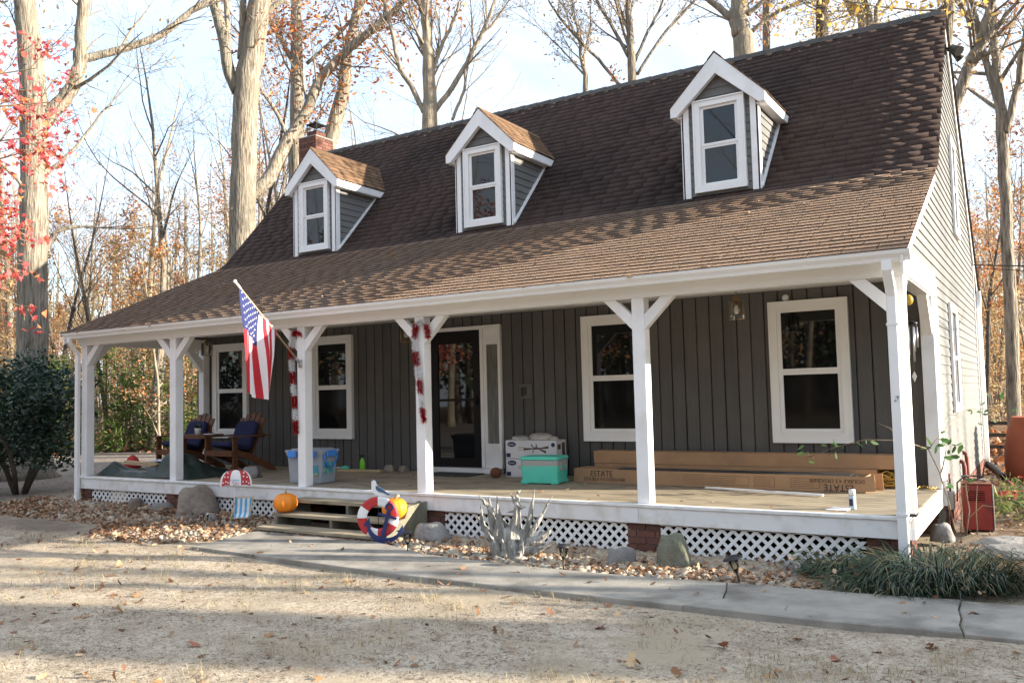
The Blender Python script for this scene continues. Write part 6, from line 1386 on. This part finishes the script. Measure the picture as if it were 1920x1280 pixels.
def build_small():
    # green spray bottle
    t = thing('spray_bottle', 'bright green trigger spray bottle standing by the wall', 'spray bottle', (-8.47, 2.27, .002)); b = MB()
    b.rings([[(.045*s*math.cos(a)*1.15, .045*s*math.sin(a)*.8, z) for a in [2*PI*k/16 for k in range(16)]] for z, s in ((0, .95), (.01, 1), (.11, 1), (.15, .8), (.185, .5), (.20, .34))], smooth=True); b.build('bottle', 'green_plastic', t)
    b = MB(); b.box(-.055, .035, -.014, .014, .215, .25, bev=.004); b.tube([(0, 0, .20), (0, 0, .22)], .016, 8); b.tube([(-.03, 0, .22), (-.045, 0, .19), (-.04, 0, .165)], .006, 5); b.box(-.075, -.055, -.009, .009, .225, .243); b.build('trigger', 'black_plastic', t)
    t = thing('dust_scoop', 'turquoise scoop lying by the wall left of the spray bottle', 'scoop', (-8.78, 2.20, .02)); b = MB(); b.sphere((0, 0, .02), .07, 14, 8, (1.2, .8, .5)); b.build('scoop', 'teal_plastic', t); b = MB(); bar(b, (-.07, 0, .02), (-.26, .03, .015), .022, .014); b.build('handle', 'sign_white', t)
    b = MB(); b.box(-.42, .42, -.045, .045, 0, .038, bev=.003); tag(b.build('loose_plank', 'pale_wood', None, (-8.30, 2.02, .002), (0, 0, .10)), 'short loose plank lying on the deck in front of the spray bottle', 'plank')
    b = MB(); b.box(-.42, .42, -.24, .24, 0, .014, bev=.004); tag(b.build('doormat', 'mat_grey', None, (-6.52, 2.06, .002), (0, 0, -.02)), 'dark grey doormat in front of the storm door', 'doormat')
    # wall fittings
    t = thing('address_plaque', 'dark square wall plaque with a slot right of the door', 'wall plaque', (-5.46, DW-.002, 1.21)); b = MB(); b.box(-.11, .11, -.02, 0, -.11, .11, bev=.006); b.build('plate', 'dark_board', t); b = MB(); b.box(-.075, -.02, -.03, -.02, -.07, .06, bev=.004); b.box(-.005, .02, -.034, -.02, -.05, .07, bev=.004); b.build('bell_unit', 'black_plastic', t)
    b = MB(); b.lathe([(.001, -.01), (.04, -.01), (.045, .0), (.03, .035), (.001, .04)], 16); tag(b.build('wall_sensor', 'sign_white', None, (-1.66, DW-.001, 2.285), (PI/2, 0, 0)), 'small round white sensor above the rightmost porch window', 'sensor')
    # hanging lanterns
    def lantern(label, x, y, s=1.):
        t = thing('porch_lantern', label, 'lantern', (x, y, 2.385)); t.scale = (s, s, s)
        b = MB(); b.lathe([(.045, -.012), (.045, 0)], 14); b.tube([(0, 0, 0), (0, 0, -.15)], .006, 6); b.lathe([(.02, -.15), (.035, -.20), (.05, -.215), (.05, -.225), (.01, -.23)], 14); b.build('hanger', 'brass', t)
        n = 6; g = MB(); rr = .088; g.rings([[(rr*math.cos(2*PI*k/n), rr*math.sin(2*PI*k/n), z) for k in range(n)] for z in (-.43, -.235)], cap=False); g.build('glass_shade', 'glass_clear', t)
        f = MB()
        for k in range(n): a = 2*PI*k/n; bar(f, (rr*math.cos(a), rr*math.sin(a), -.432), (rr*math.cos(a), rr*math.sin(a), -.23), .006, .006, (1, 0, 0))
        for z in (-.432, -.23):
            for k in range(n): a, c = 2*PI*k/n, 2*PI*(k+1)/n; bar(f, (rr*math.cos(a), rr*math.sin(a), z), (rr*math.cos(c), rr*math.sin(c), z), .006, .006)
        f.build('frame', 'brass', t)
        b = MB(); b.tube([(0, 0, -.23), (0, 0, -.27)], .016, 8); b.build('socket', 'brass', t); b = MB(); b.lathe([(.014, -.27), (.030, -.315), (.034, -.335), (.026, -.362), (.004, -.372)], 12); b.build('bulb', 'sign_white', t)
    lantern('glass hanging lantern between the two right-hand porch windows', -1.89, 1.2); lantern('glass hanging lantern above the wooden bench', -10.94, 1.2); lantern('glass hanging lantern half hidden behind the post by the door', -6.66, 1.2)
    # wind chime and yellow globe at the right end
    t = thing('wind_chime', 'wind chime with metal tubes hanging at the right end of the porch', 'wind chime', (-.045, .8, 2.15)); b = MB(); b.tube([(0, 0, 0), (0, 0, -.38)], .002, 4); b.lathe([(.05, -.40), (.055, -.385), (.045, -.37), (.005, -.362)], 14); b.build('hanger', 'black_metal', t)
    for k in range(5): a = 2*PI*k/5; b = MB(); b.tube([(.042*math.cos(a), .042*math.sin(a), -.42), (.042*math.cos(a), .042*math.sin(a), -.62-.035*k)], .009, 8); b.tube([(.042*math.cos(a), .042*math.sin(a), -.385), (.042*math.cos(a), .042*math.sin(a), -.42)], .001, 3); b.build('chime_tube', 'steel', t)
    b = MB(); b.tube([(0, 0, -.38), (0, 0, -.86)], .0012, 3); b.prism([(-.022, -.90), (0, -.96), (.022, -.90), (0, -.85)], 'y', -.002, .002); b.build('sail', 'steel', t)
    t = thing('glass_globe', 'yellow glass globe hanging beside the wind chime', 'globe', (-.04, .62, 2.15)); b = MB(); b.sphere((0, 0, -.17), .042, 14, 10, (1, 1, 1.25)); b.build('globe', 'lit_globe', t); b = MB(); b.tube([(0, 0, 0), (0, 0, -.12)], .003, 4); b.build('hanger', 'black_metal', t)
    # coiled cord at the right end of the deck
    b = MB(); q = []; rng = random.Random(2)
    for k in range(170): a = k*.29; r = .13+.05*math.sin(k*.21)+rng.uniform(-.015, .015); q.append((-.52+r*1.2*math.cos(a), 2.28+r*.7*math.sin(a), .012+.0011*k*(.6+.5*rng.random())))
    for k in range(60): q.append((-.38+k*.0055, 2.22+.10*math.sin(k*.22)+.003*k*.3, .012+.02*math.sin(k*.5)**2))
    b.tube(q, .007, 5); tag(b.build('extension_cord', 'cord_yellow'), 'yellow extension cord coiled at the right end of the deck', 'cord')
    # shepherd's hook at the left corner
    b = MB(); b.tube([(-12.86, .25, -.6), (-12.86, .25, 1.15)]+[(-12.86+.085-.085*math.cos(a), .25, 1.15+.14*math.sin(a)) for a in [PI*k/8 for k in range(1, 9)]]+[(-12.69, .25, 1.10), (-12.66, .25, 1.12)], .0085, 7); tag(b.build('shepherd_hook', 'black_metal'), 'thin black shepherd hook at the left corner of the porch', 'plant hook')
build_small()

# ------------------------------------------------------------------ right side of the house
def build_right_side():
    t = thing('red_cabinet', 'dark red metal cabinet with a vent grille and hoses on top beside the gable wall', 'cabinet', (.31, 2.62, GZ), .12); w, d, h = .145, .17, .52
    b = MB(); b.box(-w, w, -d, d, .02, h, bev=.008); b.build('cabinet_body', 'cabinet_red', t); b = MB(); b.box(-w-.004, w+.004, -d-.006, d+.004, h, h+.012, bev=.003); b.build('top', 'rust', t)
    b = MB(); b.box(-.10, .07, -d-.002, -d+.004, .33, .45); b.build('grille', 'void', t)
    for k in range(6): b = MB(); b.box(-.10, .07, -d-.008, -d-.002, .335+k*.02, .344+k*.02); b.build('grille_bar', 'cabinet_red', t)
    b = MB(); b.box(w, w+.012, -d-.008, d, .02, h, bev=.003); b.build('corner_strip', 'steel', t)
    for x in (-w*.8, w*.8): b = MB(); b.box(x-.02, x+.02, -d*.9, d*.9, -.02, .022); b.build('foot', 'black_metal', t)
    b = MB(); rng = random.Random(4); q = [(.30+.11*math.cos(k*.42)*(1-.2*math.sin(k)), 2.60+.13*math.sin(k*.42), .072+.004*k*.6) for k in range(26)]+[(.18, 2.8, .10), (.10, 2.9, .02), (.09, 2.92, -.2)]
    b.tube(q, .009, 6); tag(b.build('black_hose', 'black_plastic'), 'black hose looped on top of the red cabinet', 'hose')
    t = thing('meter_box', 'small grey outlet box with a conduit at the corner of the gable wall', 'outlet box', (.02, 2.60, -.15)); b = MB(); b.box(0, .07, -.06, .06, -.10, .10, bev=.008); b.build('box', 'grey_plastic', t); b = MB(); b.tube([(.035, 0, -.10), (.035, 0, -.36)], .022, 8); b.tube([(.03, 0, .10), (.03, 0, .22), (.03, .01, .30)], .012, 6); b.build('conduit', 'pipe_red', t)
    for k, (y, z1, lab) in enumerate(((4.55, .12, 'shorter'), (5.05, .20, 'taller'))):
        b = MB(); b.tube([(.06, y, -.5), (.06, y, z1-.06), (.05, y, z1), (.0, y, z1+.02)], .028, 8); tag(b.build('service_pipe', 'pipe_red'), lab+' brick-red service pipe on the gable foundation', 'pipe')
    b = MB(); q = [(.07, 9.42, -.30), (.12, 9.2, -.36), (.25, 8.7, -.40), (.34, 8.35, -.42)]; P = [Vector(q[0]).lerp(Vector(q[-1]), k/40)+Vector((.02*math.sin(k*.08), 0, -.07*math.sin(PI*k/40)+.06*math.sin(PI*k/40))) for k in range(41)]; b.tube(P, [.062 if k % 2 else .052 for k in range(41)], 10); tag(b.build('drain_pipe', 'black_plastic'), 'black corrugated drain pipe at the foot of the rear downspout', 'drain pipe')
    t = thing('rain_barrel', 'large terracotta-coloured barrel at the right edge behind the house', 'barrel', (.86, 8.1, GZ)); b = MB(); b.lathe([(.36, 0), (.45, .05), (.475, .30), (.46, .6), (.41, .85), (.345, 1.02), (.35, 1.06), (.33, 1.07), (.31, 1.03)], 28); b.build('barrel_body', 'terracotta', t); b = MB(); b.lathe([(.325, 1.0), (.32, 1.045), (.02, 1.06)], 28); b.build('lid', 'terracotta', t)
    # low dark rail fence behind
    t = thing('rail_fence', 'low dark rail fence behind the house at the right', 'fence', (-.3, 13.5, GZ)); 
    for x in (-.4, .9, 2.2): b = MB(); b.box(x-.05, x+.05, -.05, .05, -.2, .82); b.build('fence_post', 'bark_dark', t)
    for z in (.22, .48, .74): b = MB(); b.box(-.5, 2.4, -.075, -.05, z-.04, z+.04); b.build('fence_rail', 'bark_dark', t)
    # lights high on the gable and the line across to the pole
    t = thing('floodlight', 'black twin floodlight under the gable peak', 'floodlight', (.03, 5.63, 6.10)); b = MB(); b.box(-.02, .03, -.06, .06, -.06, .06); b.build('mount', 'black_plastic', t)
    for s in (-1, 1): b = MB(); b.tube([(.03, s*.03, 0), (.12, s*.10, -.02)], .02, 6); b.tube([(.10, s*.08, -.01), (.20, s*.16, -.12)], [.04, .075], 10); b.build('lamp_head', 'black_plastic', t)
    b = MB(); P = []
    for k in range(25): f = k/24; P.append((.05+6*f, 9.2-4.2*f, 3.30-.62*math.sin(PI*f*.9)+.5*f))
    b.tube(P, .012, 5); b.tube([(x, y-.02, z-.05-.08*math.sin(PI*k/24)) for k, (x, y, z) in enumerate(P)], .007, 5); tag(b.build('service_line', 'black_plastic'), 'black twin overhead service line leaving the rear corner of the gable', 'cable')
    # rose canes
    rng = random.Random(8); t = thing('rose_bush', 'sparse straggling rose bush with thin arching canes by the porch corner', 'bush', (.10, 2.35, GZ)); lp = []
    def cane(pts, r=.008): b = MB(); b.tube([tuple(Vector(p)) for p in pts], [r*(1-.6*k/(len(pts)-1)) for k in range(len(pts))], 5); b.build('cane', 'twig', t)
    cane([(0, 0, 0), (-.03, -.2, .35), (-.08, -.45, .70), (-.16, -.60, .95)], .013); cane([(-.07, -.42, .68), (-.02, -.45, .85), (.0, -.5, .98)]); cane([(-.16, -.60, .95), (-.40, -.75, 1.05), (-.75, -.85, 1.06), (-1.05, -.9, .98), (-1.35, -.95, .86)], .007); cane([(-.16, -.60, .95), (-.05, -.4, 1.10), (.02, .1, 1.22), (.12, 1.2, 1.32), (.22, 2.3, 1.30)], .006)
    cane([(.05, .05, 0), (.09, -.1, .25), (.07, -.2, .52)], .008); cane([(.12, -.2, 0), (.17, -.25, .28), (.15, -.3, .55), (.19, -.33, .62)], .008); cane([(.16, -.25, .2), (.30, -.25, .34), (.42, -.3, .33)], .006); cane([(.22, -.1, 0), (.23, -.2, .3), (.26, -.3, .55)], .007); cane([(-.4, -.75, 1.05), (-.5, -.78, 1.18), (-.62, -.8, 1.24)], .005)
    for c, n, s in (((-.02, -.5, .98), 8, .07), ((.02, -.45, .92), 8, .08), ((-.75, -.85, 1.06), 3, .04), ((-1.05, -.9, .98), 5, .06), ((-1.3, -.95, .88), 5, .06), ((.22, 2.3, 1.28), 16, .16), ((.19, -.33, .62), 3, .03), ((.07, -.2, .52), 4, .04), ((.0, -.52, 1.02), 6, .05)):
        for _ in range(n): lp.append((c[0]+rng.gauss(0, s), c[1]+rng.gauss(0, s), c[2]+rng.gauss(0, s*.7)))
    leaf_cloud('leaves', lp, .10, [(.07, .14, .05), (.11, .19, .07), (.05, .11, .04)], 'leaf', t, rng, 'oval', .7, 'stuff')
    rng = random.Random(12)
    t = thing('garden_plant', 'low plant with crimson leaves behind the red cabinet', 'plant', (.52, 4.6, GZ)); leaf_cloud('leaves', [(rng.gauss(0, .12), rng.gauss(0, .15), rng.uniform(.12, .42)) for _ in range(18)], .10, [(.52, .08, .10), (.42, .06, .08), (.36, .2, .08)], 'leaf', t, rng, 'maple', .7, 'stuff'); b = MB()
    for k in range(6): a = k; b.tube([(0, 0, 0), (.08*math.cos(a), .08*math.sin(a), .2), (.14*math.cos(a), .14*math.sin(a), .38)], .005, 4)
    b.build('stems', 'twig', t)
    lp = [(rng.uniform(.35, 1.6), rng.uniform(3.3, 6.8), GZ+rng.random()**2*.22) for _ in range(1700)]; tag(leaf_cloud('side_ground_cover', lp, .12, [(.13, .19, .05), (.20, .23, .07), (.09, .13, .04), (.27, .25, .10)], 'leaf', None, rng, 'needle', .6), kind='stuff')
build_right_side()

# ------------------------------------------------------------------ arching grass clumps at the right corner
def grass_clump(label, loc, n, L, lean, seed, spread):
    rng = np.random.RandomState(seed); t = thing('grass_clump', label, 'grass clump', loc); k = 6; V = []; F = []; C = []
    pal = np.array([(.036, .062, .032), (.05, .08, .04), (.028, .048, .028), (.085, .11, .055), (.024, .042, .03), (.036, .062, .032), (.05, .08, .04), (.028, .048, .028), (.024, .042, .03), (.24, .19, .10)])
    for i in range(n):
        a = rng.uniform(0, 2*PI); r0 = spread*rng.random()**.5; bx, by = r0*math.cos(a)*1.25, r0*math.sin(a)*.8; l = L*rng.uniform(.55, 1.15); aa = a+rng.normal(0, .5); dx, dy = math.cos(aa)+lean[0], math.sin(aa)+lean[1]; q = math.hypot(dx, dy)+1e-6; dx, dy = dx/q, dy/q; reach = l*rng.uniform(.5, 1.05); w = rng.uniform(.004, .0075); c = pal[rng.randint(10)]*rng.uniform(.7, 1.5); o = len(V); hmax = l*rng.uniform(.2, .55)
        for j in range(k+1):
            f = j/k; z = hmax*math.sin(min(f*1.0, 1)*PI*.78)-.02; x = bx+dx*reach*f**1.2; y = by+dy*reach*f**1.2; ww = w*(1-f**2*.9); V += [(x-dy*ww, y+dx*ww, max(.01, z)), (x+dy*ww, y-dx*ww, max(.01, z)+.002)]; C += [c, c]
        for j in range(k): F.append((o+2*j, o+2*j+1, o+2*j+3, o+2*j+2))
    tag(put('blades', mesh_np('blades', np.array(V), np.array(F), 'blade', col=np.array(C)), t), kind='stuff')
grass_clump('large clump of arching dark grass in front of the right corner of the porch', (.28, -.50, GZ), 1500, .50, (.25, -.25), 1, .48)
grass_clump('dark grass clump against the lattice left of the corner downspout', (-.48, -.42, GZ), 620, .34, (-.1, -.35), 2, .32)
grass_clump('spreading fringe of arching grass between the walk and the larger clump', (-.10, -.88, GZ), 700, .30, (.2, -.3), 3, .35)
grass_clump('smaller grass clump behind the larger one, by the deck corner', (.20, .30, GZ), 420, .34, (.2, 0), 4, .28)
# ------------------------------------------------------------------ river stones, leaf litter, fallen leaves
def bed_y(x):             # front edge of the stone bed along the walk
    pts = [(-13.2, -1.30), (-11.9, -1.28), (-9.9, -1.22), (-9.2, -1.95), (-8.0, -2.05), (-7.4, -1.35), (-7.36, -.95), (-5.45, -.93), (-4.42, -1.28), (-3.35, -1.37), (-2.05, -1.36), (-1.31, -1.26), (-.75, -1.2)]
    for (a, ya), (b, yb) in zip(pts, pts[1:]):
        if a <= x <= b: return ya+(yb-ya)*(x-a)/(b-a)
    return -1.2
def bed_z(x, y):
    e = -.485+.02*min(1, max(0, (y-bed_y(x))*3))-.045*min(1, max(0, (x+7.2)/3))*min(1, max(0, y+1.25))
    if x < -7.4: e += .05*min(1, max(0, (-7.4-x)/3))*min(1, max(0, (y+1.4)))
    return e
def build_bed():
    rng = random.Random(77)
    # mounded bed of sand under the stones
    xs = np.arange(-13.4, -.6, .1); ys = np.linspace(0, 1, 14); V = []
    for t in ys:
        for x in xs: y0 = bed_y(x)-.04; y = y0+(.03-y0)*t; V.append((x, y, bed_z(x, y)+.006*fbm(x, y, 5, 4) - (.05 if t == 0 else 0)))
    nx = len(xs); i = (np.arange(nx-1)[None, :]+nx*np.arange(len(ys)-1)[:, None]).ravel(); tag(put('stone_bed', mesh_np('stone_bed', np.array(V), np.stack([i, i+1, i+1+nx, i+nx], 1), 'bed_sand', smooth=True)), kind='structure')
    # pebbles
    bm = bmesh.new(); bmesh.ops.create_icosphere(bm, subdivisions=1, radius=1); S = np.array([v.co[:] for v in bm.verts]); T = np.array([[v.index for v in f.verts] for f in bm.faces]); bm.free()
    g = np.random.RandomState(5); n = 6500; V = []; C = []; m = 0
    pal = np.array([(.44, .36, .26), (.36, .28, .20), (.48, .42, .33), (.28, .22, .16), (.38, .28, .19), (.32, .29, .25)])
    while m < n:
        x = g.uniform(-13.2, -.75); y = bed_y(x)+.03+(0-bed_y(x)-.05)*g.random_sample()
        if -7.5 < x < -5.35 and y > -.98: continue
        if x < -8.6 and g.random_sample() < .55: continue
        s = g.uniform(.014, .042)*(1.5 if g.random_sample() < .10 else 1); R3 = np.linalg.qr(g.normal(size=(3, 3)))[0]; sc = np.array([1.25, .9, .7])*s*g.uniform(.8, 1.2, 3)
        P = (S*(1+g.normal(0, .10, (len(S), 1)))*sc) @ R3.T; P[:, 2] *= .8; V.append(P+np.array([x, y, bed_z(x, y)+s*.18+.008*g.random_sample()])); C.append(np.repeat([pal[g.randint(6)]*g.uniform(.75, 1.15)], len(S), 0)); m += 1
    F = (T[None]+len(S)*np.arange(n)[:, None, None]).reshape(-1, 3)
    tag(put('gravel', mesh_np('gravel', np.concatenate(V), F, 'pebble', col=np.concatenate(C), smooth=True)), kind='stuff')
    # leaf litter: on the bed, in the yard, under the trees
    P = []
    def lit(x0, x1, y0, y1, n, zf, keep=None):
        k = 0
        while k < n:
            x, y = rng.uniform(x0, x1), rng.uniform(y0, y1)
            if keep and not keep(x, y): continue
            P.append((x, y, zf(x, y))); k += 1
    dens = lambda x, y: mnoise.noise(Vector((x*1.3, y*1.6, 2)))+.25 > rng.uniform(-.4, .5)
    lit(-13.6, -7.4, -2.1, -.02, 4800, lambda x, y: bed_z(x, y)+.02+.03*rng.random(), lambda x, y: y > bed_y(x)-.1 and dens(x, y))
    lit(-5.4, -.6, -1.35, -.02, 2200, lambda x, y: bed_z(x, y)+.015+.025*rng.random(), lambda x, y: y > bed_y(x)+.02 and dens(x, y))
    lit(-7.4, -5.4, -1.0, -.9, 60, lambda x, y: -.43, None)
    lit(-12, 2, -5.5, -1.9, 750, lambda x, y: ground_z(x, y)+.008, lambda x, y: rng.random() < .4 or dens(x, y))
    lit(-1.0, 1.3, -1.15, .3, 170, lambda x, y: GZ+.03+.16*rng.random()**2)
    lit(-7, 1.5, -2.15, -1.3, 60, lambda x, y: -.425)
    lit(.15, 2.2, .4, 9, 1100, lambda x, y: GZ+.02+.02*rng.random())
    lit(-20, -12.7, -6, 3, 900, lambda x, y: ground_z(x, y)+.01, dens)
    tag(leaf_cloud('leaf_litter', P, .064, PAL['litter'], 'leaf_dry', None, rng, 'oak', .45), kind='stuff')
    Q = []
    for _ in range(9000):
        x, y = rng.uniform(-46, -20), rng.uniform(3, 26)
        if y < 9.5 and x > -27+rng.gauss(0, 1): continue
        Q.append((x, y, GZ+.02+.05*rng.random()))
    for _ in range(2500): Q.append((rng.uniform(-1, 3), rng.uniform(9, 24), GZ+.02+.05*rng.random()))
    tag(leaf_cloud('wood_floor_leaves', Q, .20, PAL['litter']+PAL['orange'][:2], 'leaf_dry', None, rng, 'oak', .5), kind='stuff')
    # gutter and roof
    G = []
    for _ in range(170): x = rng.uniform(RX0, RX1); G.append((x, -.225+rng.uniform(-.03, .03), 2.345+.012*rng.random()))
    for _ in range(55):
        x, y = rng.uniform(-12.5, -.2), rng.uniform(0, 3.0); G.append((x, y, roof_z(y)+.03))
    tag(leaf_cloud('roof_leaves', G, .07, PAL['tan']+PAL['litter'], 'leaf_dry', None, rng, 'oak', .35), kind='stuff')
    D = [(rng.uniform(-12, -.3), rng.uniform(.1, 2.3), .012) for _ in range(60)]
    tag(leaf_cloud('deck_leaves', D, .06, PAL['litter'], 'leaf_dry', None, rng, 'oak', .3), kind='stuff')
    B = []
    while len(B) < 21000:
        x, y = rng.uniform(-13, 1.4), rng.uniform(-5.9, -1.9)
        if y > -2.25 and x > -7.4: continue
        if mnoise.noise(Vector((x*1.1, y*1.9, 3)))+.5*mnoise.noise(Vector((x*4, y*6, 8))) < rng.uniform(-.35, .45): continue
        B.append((x, y, ground_z(x, y)+.004))
    tag(leaf_cloud('yard_debris', B, .03, [(.16, .11, .07), (.22, .16, .10), (.12, .09, .065), (.36, .28, .18), (.28, .2, .12)], 'leaf_dry', None, rng, 'needle', .25), kind='stuff')
    # the larger leaves lying singly in the front of the yard
    ms = [leaf_cloud('fallen_leaf', [(0, 0, 0)], .115, [c], 'leaf_dry', False, rng, 'oak', .35) for c in ((.44, .24, .11), (.34, .17, .085), (.52, .36, .20), (.30, .12, .07), (.30, .19, .11))]
    lab = ['large dry orange-brown leaf lying on the sandy yard', 'dark brown dry leaf lying on the sandy yard', 'pale tan dry leaf lying on the sandy yard', 'reddish dry leaf lying on the sandy yard', 'grey-brown dry leaf lying on the sandy yard']
    k = 0
    while k < 55:
        x, y = rng.uniform(-8, 1.2), rng.uniform(-5.4, -2.3)
        if y > -2.35-.05*x*0 and False: continue
        i = rng.randrange(5); o = put('fallen_leaf', ms[i], None, (x, y, ground_z(x, y)+.014), (rng.gauss(0, .18), rng.gauss(0, .18), rng.uniform(0, 6.28)), (rng.uniform(.7, 1.15),)*3); tag(o, lab[i], 'leaf', 'fallen leaves on the yard: '+lab[i].split(' lying')[0]); k += 1
    # dry grass stubble in tufts
    g = np.random.RandomState(8); V = []; F = []; C = []
    for _ in range(650):
        cx, cy = g.uniform(-10, 1.2), g.uniform(-5.6, -2.25)
        if mnoise.noise(Vector((cx*.8, cy*.8, 7))) < -.05: continue
        for _ in range(g.randint(6, 22)):
            x, y = cx+g.normal(0, .07), cy+g.normal(0, .05); a = g.uniform(0, 2*PI); l = g.uniform(.03, .11); w = .0016; o = len(V); z = ground_z(x, y); dx, dy = math.cos(a), math.sin(a); lean = g.uniform(.3, 1.6)
            mx, my, mz = x+dx*l*lean*.45, y+dy*l*lean*.45, z+l*.62
            V += [(x-dy*w, y+dx*w, z), (x+dy*w, y-dx*w, z), (mx-dy*w, my+dx*w, mz), (mx+dy*w, my-dx*w, mz), (x+dx*l*lean, y+dy*l*lean, z+l*.75/(.6+lean))]; C += [np.array((.40, .32, .18))*g.uniform(.6, 1.2) if g.random_sample() < .95 else np.array((.24, .24, .11))]*5; F += [(o, o+1, o+3), (o, o+3, o+2), (o+2, o+3, o+4)]
    tag(put('dry_grass', mesh_np('dry_grass', np.array(V), np.array(F), 'blade', col=np.array(C))), kind='stuff')
pmat('bed_sand', (.36, .30, .22), (.20, .16, .12), scale=14, rough=.95, bump=.5, bscale=60)
build_bed()
